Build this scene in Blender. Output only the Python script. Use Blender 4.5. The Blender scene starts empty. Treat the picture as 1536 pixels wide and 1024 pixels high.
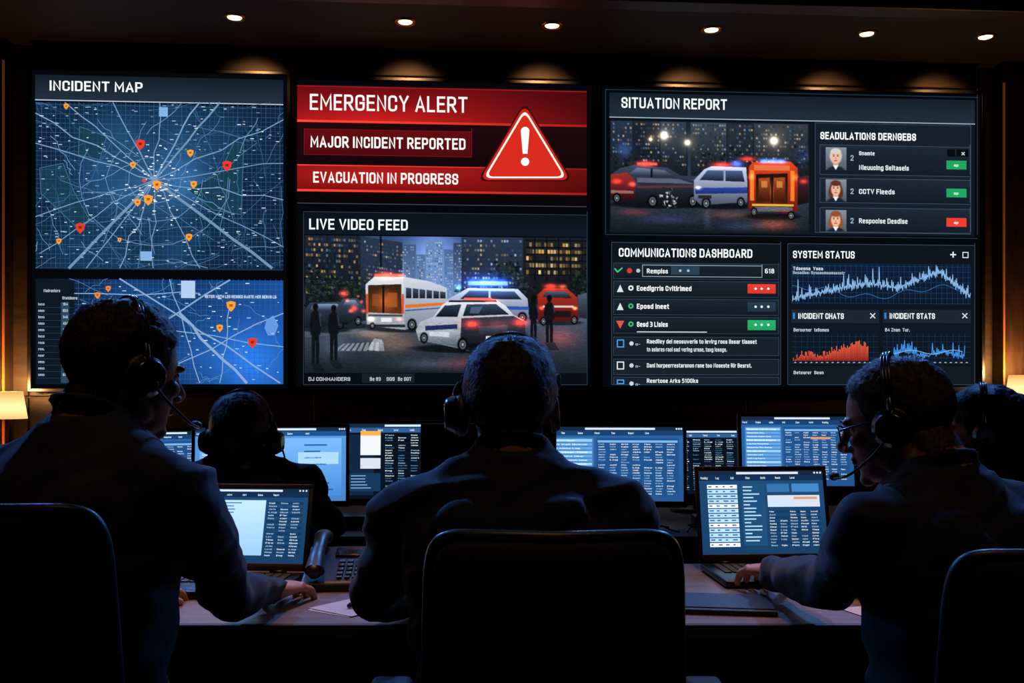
import bpy, bmesh, math, random, os
import numpy as np
from mathutils import Vector, Matrix, noise
random.seed(7); rng=np.random.default_rng(7)
sc=bpy.context.scene
sc.view_settings.view_transform='Standard'
F=1493.0; CAMZ=1.22; D0=5.5; K=0.071; TH=math.atan(K)
# ---------------------------------------------------------------- colours / materials
def lin(c): return np.where(c<=0.04045,c/12.92,((c+0.055)/1.055)**2.4)
def hx(s):
    s=s.lstrip('#'); return tuple(lin(np.array([int(s[i:i+2],16)/255 for i in (0,2,4)])).tolist())
def pmat(name,c1,c2=None,scale=20,rough=.6,metal=0.,bump=0.,bscale=None,spec=.5,stretch=(1,1,1),sheen=0):
    m=bpy.data.materials.new(name); m.use_nodes=True; nt=m.node_tree; b=nt.nodes['Principled BSDF']
    c1=hx(c1); c2=hx(c2) if c2 else tuple(x*.8 for x in c1)
    tc=nt.nodes.new('ShaderNodeTexCoord'); mp=nt.nodes.new('ShaderNodeMapping'); mp.inputs['Scale'].default_value=stretch
    nt.links.new(tc.outputs['Object'],mp.inputs[0])
    n=nt.nodes.new('ShaderNodeTexNoise'); n.inputs['Scale'].default_value=scale; n.inputs['Detail'].default_value=6
    nt.links.new(mp.outputs[0],n.inputs[0])
    r=nt.nodes.new('ShaderNodeValToRGB'); r.color_ramp.elements[0].color=(*c1,1); r.color_ramp.elements[1].color=(*c2,1)
    r.color_ramp.elements[0].position=.35; r.color_ramp.elements[1].position=.65
    nt.links.new(n.outputs[0],r.inputs[0]); nt.links.new(r.outputs[0],b.inputs['Base Color'])
    b.inputs['Roughness'].default_value=rough; b.inputs['Metallic'].default_value=metal
    b.inputs['Specular IOR Level'].default_value=spec
    if sheen: b.inputs['Sheen Weight'].default_value=sheen; b.inputs['Sheen Roughness'].default_value=.4
    if bump:
        n2=nt.nodes.new('ShaderNodeTexNoise'); n2.inputs['Scale'].default_value=bscale or scale*4; n2.inputs['Detail'].default_value=4
        nt.links.new(mp.outputs[0],n2.inputs[0])
        bp=nt.nodes.new('ShaderNodeBump'); bp.inputs['Strength'].default_value=bump; bp.inputs['Distance'].default_value=.004
        nt.links.new(n2.outputs[0],bp.inputs['Height']); nt.links.new(bp.outputs[0],b.inputs['Normal'])
    return m
def emat(name,col,st):
    m=bpy.data.materials.new(name); m.use_nodes=True; nt=m.node_tree; b=nt.nodes['Principled BSDF']
    b.inputs['Base Color'].default_value=(*hx(col),1); b.inputs['Emission Color'].default_value=(*hx(col),1); b.inputs['Emission Strength'].default_value=st
    return m
def scrmat(name,st):
    m=bpy.data.materials.new(name); m.use_nodes=True; nt=m.node_tree; nt.nodes.clear()
    o=nt.nodes.new('ShaderNodeOutputMaterial'); a=nt.nodes.new('ShaderNodeAttribute'); a.attribute_name='Col'
    e=nt.nodes.new('ShaderNodeEmission'); e.inputs[1].default_value=st
    nt.links.new(a.outputs['Color'],e.inputs[0]); nt.links.new(e.outputs[0],o.inputs[0]); return m
def shademat(name,zc):
    m=bpy.data.materials.new(name); m.use_nodes=True; nt=m.node_tree; b=nt.nodes['Principled BSDF']
    tc=nt.nodes.new('ShaderNodeTexCoord'); sp=nt.nodes.new('ShaderNodeSeparateXYZ'); nt.links.new(tc.outputs['Object'],sp.inputs[0])
    s=nt.nodes.new('ShaderNodeMath'); s.operation='SUBTRACT'; s.inputs[1].default_value=zc-.01; nt.links.new(sp.outputs[2],s.inputs[0])
    a=nt.nodes.new('ShaderNodeMath'); a.operation='ABSOLUTE'; nt.links.new(s.outputs[0],a.inputs[0])
    mr=nt.nodes.new('ShaderNodeMapRange'); mr.inputs[1].default_value=0; mr.inputs[2].default_value=.085; mr.inputs[3].default_value=1.; mr.inputs[4].default_value=0.; nt.links.new(a.outputs[0],mr.inputs[0])
    r=nt.nodes.new('ShaderNodeValToRGB'); r.color_ramp.elements[0].color=(.75,.22,.05,1); r.color_ramp.elements[1].color=(1.,.66,.28,1); nt.links.new(mr.outputs[0],r.inputs[0])
    nt.links.new(r.outputs[0],b.inputs['Emission Color']); b.inputs['Emission Strength'].default_value=1.7; b.inputs['Base Color'].default_value=(.6,.4,.2,1); return m
M_scr=scrmat('display_pixels',1.2); M_mon=scrmat('monitor_pixels',1.32)
M_blk=pmat('black_plastic','#17181c','#101114',40,.42,0,.1)
M_gloss=pmat('gloss_black_plastic','#0e0f13','#0a0b0e',40,.25)
M_frame=pmat('display_bezel','#0c0e12','#08090c',30,.35)
M_wall=pmat('dark_wood_wall_panel','#40332c','#2b221d',5,.45,0,.15,60,stretch=(1,1,7))
M_wood=pmat('dark_walnut','#3b2a20','#241811',6,.45,0,.1,50,stretch=(6,6,1))
M_ceil=pmat('dark_ceiling','#262120','#1f1c1a',3,.7,0,.1)
M_floor=pmat('dark_carpet','#15161a','#0e0f12',60,.95,0,.6,300)
M_desk=pmat('desk_laminate','#806e62','#6a5a50',8,.42,0,.05,200,stretch=(1,8,1))
M_edge=pmat('desk_edge','#2a2522','#1f1b19',20,.5)
M_metal=pmat('brushed_metal','#8a8d92','#6f7277',30,.3,1.,.05)
M_dmetal=pmat('dark_metal','#3a3c40','#2c2e31',30,.35,.9,.05)
M_fab=pmat('chair_fabric','#1a1b1f','#121317',120,.85,0,.5,500,sheen=.1)
M_trimch=pmat('chair_frame','#34363b','#282a2e',40,.38,0,.1)
M_shirt=pmat('navy_uniform_cloth','#141b29','#0e141f',60,.78,0,.22,500,spec=.3,sheen=.15)
M_pants=pmat('dark_trousers','#14161b','#0e0f13',90,.9,0,.3,400)
M_shoe=pmat('black_leather','#0c0b0b','#141212',30,.35)
M_skin=pmat('skin','#c08a6c','#ae7658',30,.48,0,.15,250)
M_lip=pmat('lips','#96544a','#8a4a42',30,.4)
M_hair=pmat('brown_hair','#2a1a11','#150d09',200,.5,0,.4,600,stretch=(1,1,.3),spec=.25)
M_hairg=pmat('greying_hair','#453c36','#1c1511',150,.5,0,.4,600,stretch=(1,1,.3),spec=.25)
M_hairb=pmat('black_hair','#140e0c','#0b0807',200,.45,0,.4,600,stretch=(1,1,.3),spec=.3)
M_eye=pmat('eye_white','#d8d4cf','#cfcac4',30,.2)
M_iris=pmat('iris','#2a1c12','#1a110b',80,.15)
M_paper=pmat('paper','#c9c4bb','#bdb8af',10,.8)
M_key=pmat('key_caps','#2c2e33','#222428',50,.5)
M_cush=pmat('leatherette_cushion','#17171a','#101013',80,.5,0,.3,300)
M_rub=pmat('cable_rubber','#0c0c0d','#101011',50,.6)
M_bulb=emat('downlight_lens','#ffcf96',7)
M_brass=pmat('brass','#b88a52','#9c7440',40,.3,1.)
M_led=emat('warm_led_strip','#c46a28',.12)
# ---------------------------------------------------------------- mesh builder
def mkobj(name,V,Fa,mats,mi=None,parent=None,M=None,smooth=True,col=None,shade_ang=None):
    me=bpy.data.meshes.new(name); me.from_pydata([tuple(map(float,v)) for v in V],[],[tuple(map(int,f)) for f in Fa]); 
    for m in mats: me.materials.append(m)
    if mi is not None: me.polygons.foreach_set('material_index',np.array(mi,dtype=np.int32))
    if smooth: me.polygons.foreach_set('use_smooth',np.ones(len(me.polygons),dtype=bool))
    if col is not None:
        a=me.color_attributes.new('Col','FLOAT_COLOR','POINT'); c=np.ones((len(V),4),dtype=np.float32); c[:,:3]=np.array(col); a.data.foreach_set('color',c.ravel())
    me.update(); ob=bpy.data.objects.new(name,me); sc.collection.objects.link(ob)
    if parent is not None: ob.parent=parent
    if M is not None: ob.matrix_local=M
    if shade_ang:
        bpy.context.view_layer.objects.active=ob; ob.select_set(True)
        try: bpy.ops.object.shade_auto_smooth(angle=shade_ang)
        except Exception: pass
        ob.select_set(False)
    return ob
def empty(name,M):
    e=bpy.data.objects.new(name,None); e.empty_display_size=.1; sc.collection.objects.link(e); e.matrix_world=M; return e
class MB:
    def __init__(s): s.V=[];s.F=[];s.M=[]
    def add(s,V,Fa,m=0,T=None):
        n=len(s.V)
        if T is not None: V=[T@Vector(v) for v in V]
        s.V+= [tuple(v) for v in V]; s.F+=[tuple(i+n for i in f) for f in Fa]
        s.M+= (list(m) if hasattr(m,'__len__') else [m]*len(Fa))
    def box(s,c,sz,m=0,bev=0,T=None,R=None,seg=2):
        bm=bmesh.new(); bmesh.ops.create_cube(bm,size=1); bmesh.ops.scale(bm,vec=sz,verts=bm.verts)
        if bev: bmesh.ops.bevel(bm,geom=bm.edges[:],offset=bev,segments=seg,affect='EDGES',profile=.5)
        X=Matrix.Translation(c)@(R.to_4x4() if R is not None else Matrix.Identity(4))
        if T is not None: X=T@X
        bm.verts.index_update()
        s.add([X@v.co for v in bm.verts],[[v.index for v in f.verts] for f in bm.faces],m); bm.free()
    def ell(s,c,r,m=0,T=None,R=None,n=16):
        V=[];Fa=[]
        for i in range(1,n):
            a=math.pi*i/n
            for j in range(2*n):
                b=math.pi*j/n; V.append(Vector((r[0]*math.sin(a)*math.cos(b),r[1]*math.sin(a)*math.sin(b),r[2]*math.cos(a))))
        V.append(Vector((0,0,r[2])));V.append(Vector((0,0,-r[2]))); t=len(V)-2; N=2*n
        for i in range(n-2):
            for j in range(N): Fa.append((i*N+j,(i+1)*N+j,(i+1)*N+(j+1)%N,i*N+(j+1)%N))
        for j in range(N): Fa.append((t,j,(j+1)%N)); Fa.append((t+1,(n-2)*N+(j+1)%N,(n-2)*N+j))
        X=Matrix.Translation(c)@(R.to_4x4() if R is not None else Matrix.Identity(4))
        if T is not None: X=T@X
        s.add([X@v for v in V],Fa,m)
    def loft(s,rings,m=0,T=None,cap=True):
        N=len(rings[0]); V=[v for r in rings for v in r]; Fa=[]
        for i in range(len(rings)-1):
            for j in range(N): Fa.append((i*N+j,i*N+(j+1)%N,(i+1)*N+(j+1)%N,(i+1)*N+j))
        if cap: Fa.append(tuple(range(N))[::-1]); Fa.append(tuple((len(rings)-1)*N+j for j in range(N)))
        s.add(V,Fa,m,T)
    def tube(s,pts,rad,m=0,T=None,n=10,sub=6,closed=False,flat=1.0,ends=False):
        P=[Vector(p) for p in pts]; R=list(rad) if hasattr(rad,'__len__') else [rad]*len(P)
        Q=[];RR=[]
        if sub>1 and len(P)>2 or closed:
            L=len(P); rngI=range(L if closed else L-1)
            for i in rngI:
                g=lambda k:(P[k%L] if closed else P[max(0,min(L-1,k))]); gr=lambda k:(R[k%L] if closed else R[max(0,min(L-1,k))])
                p0,p1,p2,p3=g(i-1),g(i),g(i+1),g(i+2)
                for k in range(sub):
                    t=k/sub; Q.append(.5*((2*p1)+(p2-p0)*t+(2*p0-5*p1+4*p2-p3)*t*t+(3*p1-p0-3*p2+p3)*t**3)); RR.append(gr(i)*(1-t)+gr(i+1)*t)
            if not closed: Q.append(P[-1]); RR.append(R[-1])
        else: Q=P;RR=R
        rings=[]; up=None
        for i,q in enumerate(Q):
            a=Q[(i-1)%len(Q)] if closed else Q[max(0,i-1)]; b=Q[(i+1)%len(Q)] if closed else Q[min(len(Q)-1,i+1)]
            d=(b-a).normalized()
            if up is None: up=Vector((0,0,1)) if abs(d.z)<.9 else Vector((0,1,0))
            x=d.cross(up).normalized(); up=x.cross(d).normalized()
            rings.append([q+(x*math.cos(2*math.pi*j/n)*flat+up*math.sin(2*math.pi*j/n))*RR[i] for j in range(n)])
        if closed: 
            rings.append(rings[0]); s.loft(rings,m,T,cap=False)
        else: s.loft(rings,m,T)
        if ends:
            for q,r in ((Q[0],RR[0]),(Q[-1],RR[-1])): s.ell(q,(r,r,r),m,T,n=10)
    def cyl(s,p0,p1,r0,r1=None,m=0,T=None,n=24,bev=0):
        r1=r0 if r1 is None else r1; p0=Vector(p0);p1=Vector(p1); d=(p1-p0); L=d.length; d.normalize()
        u=Vector((0,0,1)) if abs(d.z)<.9 else Vector((0,1,0)); x=d.cross(u).normalized(); y=x.cross(d)
        prof=[(0,r0),(L,r1)] if not bev else [(0,r0-bev),(bev*.3,r0-bev*.3),(bev,r0),(L-bev,r1),(L-bev*.3,r1-bev*.3),(L,r1-bev)]
        s.loft([[p0+d*h+(x*math.cos(2*math.pi*j/n)+y*math.sin(2*math.pi*j/n))*r for j in range(n)] for h,r in prof],m,T)
    def pad(s,w,h,t,curve=0,taper=0,T=None,m=0,ex=6,N=72):
        def ring(sc_,y,bul=0):
            o=[]
            for j in range(N):
                a=2*math.pi*j/N; c=math.cos(a);q=math.sin(a)
                x=w/2*sc_*math.copysign(abs(c)**(2/ex),c); z=h/2*sc_*math.copysign(abs(q)**(2/ex),q)
                xx=x*(1-taper*(z/(h/2))); o.append(Vector((xx,y+curve*(xx*xx)/(w*w/4)+bul,z)))
            return o
        R=[]
        for k in (.03,.3,.6,.85,.96): R.append(ring(k,-t/2-.15*t*(1-k*k)))
        R.append(ring(.99,-t/2*.7)); R.append(ring(1,0)); R.append(ring(.99,t/2*.7))
        for k in (.96,.85,.6,.3,.03): R.append(ring(k,t/2+.15*t*(1-k*k)))
        s.loft(R,m,T)
    def obj(s,name,mats,parent=None,M=None,smooth=True,ang=None):
        return mkobj(name,s.V,s.F,mats,s.M,parent,M,smooth,shade_ang=ang)
def remesh(mb,vox,it=4,fac=.5):
    me=bpy.data.meshes.new('t'); me.from_pydata(mb.V,[],mb.F); me.update()
    ob=bpy.data.objects.new('t',me); sc.collection.objects.link(ob)
    r=ob.modifiers.new('r','REMESH'); r.mode='VOXEL'; r.voxel_size=vox
    if it: q=ob.modifiers.new('s','SMOOTH'); q.factor=fac; q.iterations=it
    dg=bpy.context.evaluated_depsgraph_get(); m2=bpy.data.meshes.new_from_object(ob.evaluated_get(dg))
    V=np.zeros(len(m2.vertices)*3); m2.vertices.foreach_get('co',V); V=V.reshape(-1,3)
    Nn=np.zeros(len(m2.vertices)*3); m2.vertices.foreach_get('normal',Nn); Nn=Nn.reshape(-1,3)
    Fa=[tuple(p.vertices) for p in m2.polygons]
    bpy.data.objects.remove(ob); bpy.data.meshes.remove(m2); return V,Nn,Fa
# ---------------------------------------------------------------- stroke font for the displays
G={}
def _g(ch,w,*st): G[ch]=(w,st)
_g('A',.5,(0,[(0,0),(.25,1),(.5,0)]),(0,[(.08,.28),(.42,.28)]))
_g('B',.46,(0,[(0,0),(0,1)]),(.2,[(0,1),(.43,1),(.43,.53),(0,.53)]),(.2,[(0,.53),(.46,.53),(.46,0),(0,0)]))
_g('C',.44,(.2,[(.44,.70),(.44,1),(0,1),(0,0),(.44,0),(.44,.30)]))
_g('D',.46,(0,[(0,0),(0,1)]),(.22,[(0,1),(.46,1),(.46,0),(0,0)]))
_g('E',.40,(0,[(.40,1),(0,1),(0,0),(.40,0)]),(0,[(0,.52),(.35,.52)]))
_g('F',.40,(0,[(.40,1),(0,1),(0,0)]),(0,[(0,.5),(.34,.5)]))
_g('G',.46,(.2,[(.46,.72),(.46,1),(0,1),(0,0),(.46,0),(.46,.48)]),(0,[(.46,.48),(.26,.48)]))
_g('H',.46,(0,[(0,0),(0,1)]),(0,[(.46,0),(.46,1)]),(0,[(0,.52),(.46,.52)]))
_g('I',.0,(0,[(0,0),(0,1)])); _g('J',.36,(.2,[(.36,1),(.36,0),(0,0),(0,.28)]))
_g('K',.46,(0,[(0,0),(0,1)]),(0,[(.45,1),(.02,.42)]),(0,[(.16,.58),(.47,0)]))
_g('L',.38,(0,[(0,1),(0,0),(.38,0)])); _g('M',.6,(0,[(0,0),(0,1),(.3,.28),(.6,1),(.6,0)])); _g('N',.46,(0,[(0,0),(0,1),(.46,0),(.46,1)]))
_g('O',.46,(.2,[(.23,1),(0,1),(0,0),(.46,0),(.46,1),(.23,1)])); _g('P',.44,(0,[(0,0),(0,1)]),(.2,[(0,1),(.44,1),(.44,.44),(0,.44)]))
_g('Q',.46,(.2,[(.23,1),(0,1),(0,0),(.46,0),(.46,1),(.23,1)]),(0,[(.28,.2),(.5,-.08)])); _g('R',.46,(0,[(0,0),(0,1)]),(.2,[(0,1),(.44,1),(.44,.47),(0,.47)]),(0,[(.22,.47),(.47,0)]))
_g('S',.44,(.2,[(.44,.72),(.44,1),(0,1),(0,.54),(.44,.48),(.44,0),(0,0),(0,.28)])); _g('T',.46,(0,[(0,1),(.46,1)]),(0,[(.23,1),(.23,0)]))
_g('U',.46,(.2,[(0,1),(0,0),(.46,0),(.46,1)])); _g('V',.48,(0,[(0,1),(.24,0),(.48,1)])); _g('W',.7,(0,[(0,1),(.17,0),(.35,.8),(.53,0),(.7,1)]))
_g('X',.46,(0,[(0,1),(.46,0)]),(0,[(.46,1),(0,0)])); _g('Y',.48,(0,[(0,1),(.24,.45),(.48,1)]),(0,[(.24,.45),(.24,0)])); _g('Z',.44,(0,[(0,1),(.44,1),(0,0),(.44,0)]))
_g('a',.36,(.16,[(.02,.72),(.36,.72),(.36,0)]),(.15,[(.36,.42),(0,.42),(0,0),(.36,0)])); _g('b',.38,(0,[(0,1),(0,0)]),(.16,[(0,.72),(.38,.72),(.38,0),(0,0)]))
_g('c',.34,(.16,[(.34,.52),(.34,.72),(0,.72),(0,0),(.34,0),(.34,.2)])); _g('d',.38,(0,[(.38,1),(.38,0)]),(.16,[(.38,.72),(0,.72),(0,0),(.38,0)]))
_g('e',.36,(.15,[(0,.36),(.36,.36),(.36,.72),(0,.72),(0,0),(.34,0)])); _g('f',.24,(.12,[(.26,1),(.09,1),(.09,0)]),(0,[(0,.7),(.24,.7)]))
_g('g',.38,(.16,[(.38,.72),(0,.72),(0,0),(.38,0)]),(.16,[(.38,.72),(.38,-.25),(.02,-.25)])); _g('h',.36,(0,[(0,1),(0,0)]),(.16,[(0,.72),(.36,.72),(.36,0)]))
_g('i',.0,(0,[(0,.72),(0,0)]),(0,[(0,.9),(0,1.02)])); _g('k',.36,(0,[(0,1),(0,0)]),(0,[(.34,.72),(.02,.3)]),(0,[(.12,.4),(.36,0)])); _g('l',.0,(0,[(0,1),(0,0)]))
_g('m',.56,(0,[(0,.72),(0,0)]),(.14,[(0,.72),(.28,.72),(.28,0)]),(.14,[(.28,.72),(.56,.72),(.56,0)])); _g('n',.36,(0,[(0,.72),(0,0)]),(.16,[(0,.72),(.36,.72),(.36,0)]))
_g('o',.38,(.16,[(.19,.72),(0,.72),(0,0),(.38,0),(.38,.72),(.19,.72)])); _g('p',.38,(0,[(0,.72),(0,-.25)]),(.16,[(0,.72),(.38,.72),(.38,0),(0,0)])); _g('q',.38,(0,[(.38,.72),(.38,-.25)]),(.16,[(.38,.72),(0,.72),(0,0),(.38,0)]))
_g('r',.22,(0,[(0,.72),(0,0)]),(.14,[(0,.6),(.06,.72),(.24,.72)])); _g('s',.34,(.14,[(.33,.6),(.33,.72),(0,.72),(0,.38),(.34,.34),(.34,0),(0,0),(0,.12)])); _g('t',.22,(.12,[(.07,.95),(.07,0),(.24,0)]),(0,[(0,.7),(.22,.7)]))
_g('u',.36,(.16,[(0,.72),(0,0),(.36,0)]),(0,[(.36,.72),(.36,0)])); _g('v',.36,(0,[(0,.72),(.18,0),(.36,.72)])); _g('w',.54,(0,[(0,.72),(.13,0),(.27,.6),(.41,0),(.54,.72)])); _g('x',.34,(0,[(0,.72),(.34,0)]),(0,[(.34,.72),(0,0)]))
_g('y',.36,(0,[(0,.72),(.18,0)]),(0,[(.36,.72),(.1,-.25)])); _g('z',.34,(0,[(0,.72),(.34,.72),(0,0),(.34,0)])); _g('j',.1,(0,[(.1,.72),(.1,-.25),(0,-.25)]))
_g('0',.42,(.2,[(.21,1),(0,1),(0,0),(.42,0),(.42,1),(.21,1)])); _g('1',.2,(0,[(0,.8),(.16,1),(.16,0)])); _g('2',.4,(.18,[(0,.75),(0,1),(.4,1),(.4,.6),(0,0)]),(0,[(0,0),(.42,0)])); _g('3',.4,(.18,[(0,1),(.4,1),(.4,.53),(.1,.53)]),(.18,[(.1,.53),(.42,.53),(.42,0),(0,0)]))
_g('4',.44,(0,[(.32,0),(.32,1),(0,.28),(.44,.28)])); _g('5',.4,(0,[(.38,1),(.02,1),(.02,.55)]),(.18,[(.02,.57),(.4,.57),(.4,0),(0,0)])); _g('6',.42,(.2,[(.38,1),(0,1),(0,0),(.42,0),(.42,.56),(0,.56)])); _g('8',.42,(.18,[(.21,1),(.02,1),(.02,.54),(.4,.54),(.4,1),(.21,1)]),(.18,[(.21,.54),(0,.54),(0,0),(.42,0),(.42,.54),(.21,.54)])); _g('9',.42,(.2,[(.04,0),(.42,0),(.42,1),(0,1),(0,.44),(.42,.44)])); _g('7',.4,(0,[(0,1),(.4,1),(.1,0)]))
_g('.',.0,(0,[(0,0),(0,.1)])); _g(',',.0,(0,[(.02,.1),(-.03,-.12)])); _g(':',.0,(0,[(0,.05),(0,.15)]),(0,[(0,.55),(0,.65)])); _g('-',.24,(0,[(0,.42),(.24,.42)]))
def _round(P,r):
    if not r: return P
    P=[Vector((*p,0)) for p in P]; o=[P[0]]
    for i in range(1,len(P)-1):
        a,p,b=P[i-1],P[i],P[i+1]; ra=min(r,(a-p).length*.5 if i>1 else (a-p).length); rb=min(r,(b-p).length*.5 if i<len(P)-2 else (b-p).length)
        s=p+(a-p).normalized()*ra; e=p+(b-p).normalized()*rb
        for k in range(5):
            t=k/4; q=s*(1-t)**2+p*2*t*(1-t)+e*t*t
            if (q-o[-1]).length>1e-4: o.append(q)
    if (P[-1]-o[-1]).length>1e-4: o.append(P[-1])
    return [(q.x,q.y) for q in o]
_tc={}
def textmesh(s,bold):
    k=(s,bold)
    if k in _tc: return _tc[k]
    t=.135+bold*1.6; V=[];Fa=[];x=0
    for ch in s:
        if ch==' ': x+=.30; continue
        w,st=G.get(ch,G['o'])
        for r,P in st:
            P=[np.array([x+t/2+px,t/2+py*(1-t)]) for px,py in _round(P,r)]; n=len(P); base=len(V)
            closed=np.linalg.norm(P[0]-P[-1])<1e-6
            for i in range(n):
                a=P[i-1] if i>0 else (P[-2] if closed else None); b=P[i+1] if i<n-1 else (P[1] if closed else None)
                d1=(P[i]-a) if a is not None else (b-P[i]); d2=(b-P[i]) if b is not None else (P[i]-a)
                d1=d1/np.linalg.norm(d1); d2=d2/np.linalg.norm(d2); n1=np.array([-d1[1],d1[0]]); n2=np.array([-d2[1],d2[0]]); m=n1+n2; l=np.linalg.norm(m)
                m=m/l if l>1e-6 else n1; kx=min(1.7,1/max(.3,float(m@n1))); q=P[i].copy()
                if not closed and i==0: q=q-d1*t*.5
                if not closed and i==n-1: q=q+d2*t*.5
                V.append(q+m*t/2*kx); V.append(q-m*t/2*kx)
            for i in range(n-1): Fa.append((base+2*i,base+2*i+1,base+2*i+3,base+2*i+2))
        x+=w+t+.13
    _tc[k]=(np.array(V),Fa); return _tc[k]
# ---------------------------------------------------------------- flat display graphics
class Canvas:
    def __init__(s,mp,sclf): s.mp=mp;s.sf=sclf;s.V=[];s.F=[];s.C=[]
    def poly(s,pts,c,L=1):
        n=len(s.V); 
        for i,p in enumerate(pts):
            u,v=s.mp(*p); s.V.append((u,-.0007*L,v)); s.C.append(c[i] if isinstance(c,list) else c)
        s.F.append(tuple(range(n,n+len(pts))))
    def rect(s,x0,y0,x1,y1,c,L=1,c2=None,horiz=False):
        u0,v0=s.mp(x0,y0);u1,_=s.mp(x1,y0);_,v1=s.mp(x0,y1); n=len(s.V)
        s.V+=[(u0,-.0007*L,v0),(u0,-.0007*L,v1),(u1,-.0007*L,v1),(u1,-.0007*L,v0)]
        c2=c2 or c; s.C+= [c,c,c2,c2] if horiz else [c,c2,c2,c]
        s.F.append((n,n+1,n+2,n+3))
    def frame(s,x0,y0,x1,y1,c,w=.8,L=3):
        s.rect(x0,y0,x1,y0+w,c,L);s.rect(x0,y1-w,x1,y1,c,L);s.rect(x0,y0,x0+w,y1,c,L);s.rect(x1-w,y0,x1,y1,c,L)
    def line(s,pts,w,c,L=2):
        for a,b in zip(pts[:-1],pts[1:]):
            dx,dy=b[0]-a[0],b[1]-a[1]; l=math.hypot(dx,dy) or 1; nx,ny=-dy/l*w/2,dx/l*w/2; ex,ey=dx/l*w*.2,dy/l*w*.2
            s.poly([(a[0]+nx-ex,a[1]+ny-ey),(b[0]+nx+ex,b[1]+ny+ey),(b[0]-nx+ex,b[1]-ny+ey),(a[0]-nx-ex,a[1]-ny-ey)],c,L)
    def disc(s,x,y,r,c,L=3,n=14): s.poly([(x+r*math.cos(2*math.pi*i/n),y+r*math.sin(2*math.pi*i/n)) for i in range(n)],c,L)
    def txt(s,t,x,y,h,w=None,c=(.8,.85,.9),L=4,bold=.012):
        V,Fa=textmesh(t,bold)
        u,v=s.mp(x,y); sf=s.sf(x); sy=h*sf; mx=V[:,0].max(); x0=V[:,0].min()
        sx=(w*sf/(mx-x0)) if w else sy*.82
        n=len(s.V)
        for p in V: s.V.append((u+(p[0]-x0)*sx,-.0007*L,v+p[1]*sy)); s.C.append(c)
        s.F+=[tuple(i+n for i in f) for f in Fa]
    def obj(s,name,parent,mat,M=None): return mkobj(name,s.V,s.F,[mat],None,parent,M,False,s.C)
def U(c,k): return tuple(x*k for x in c)
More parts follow.
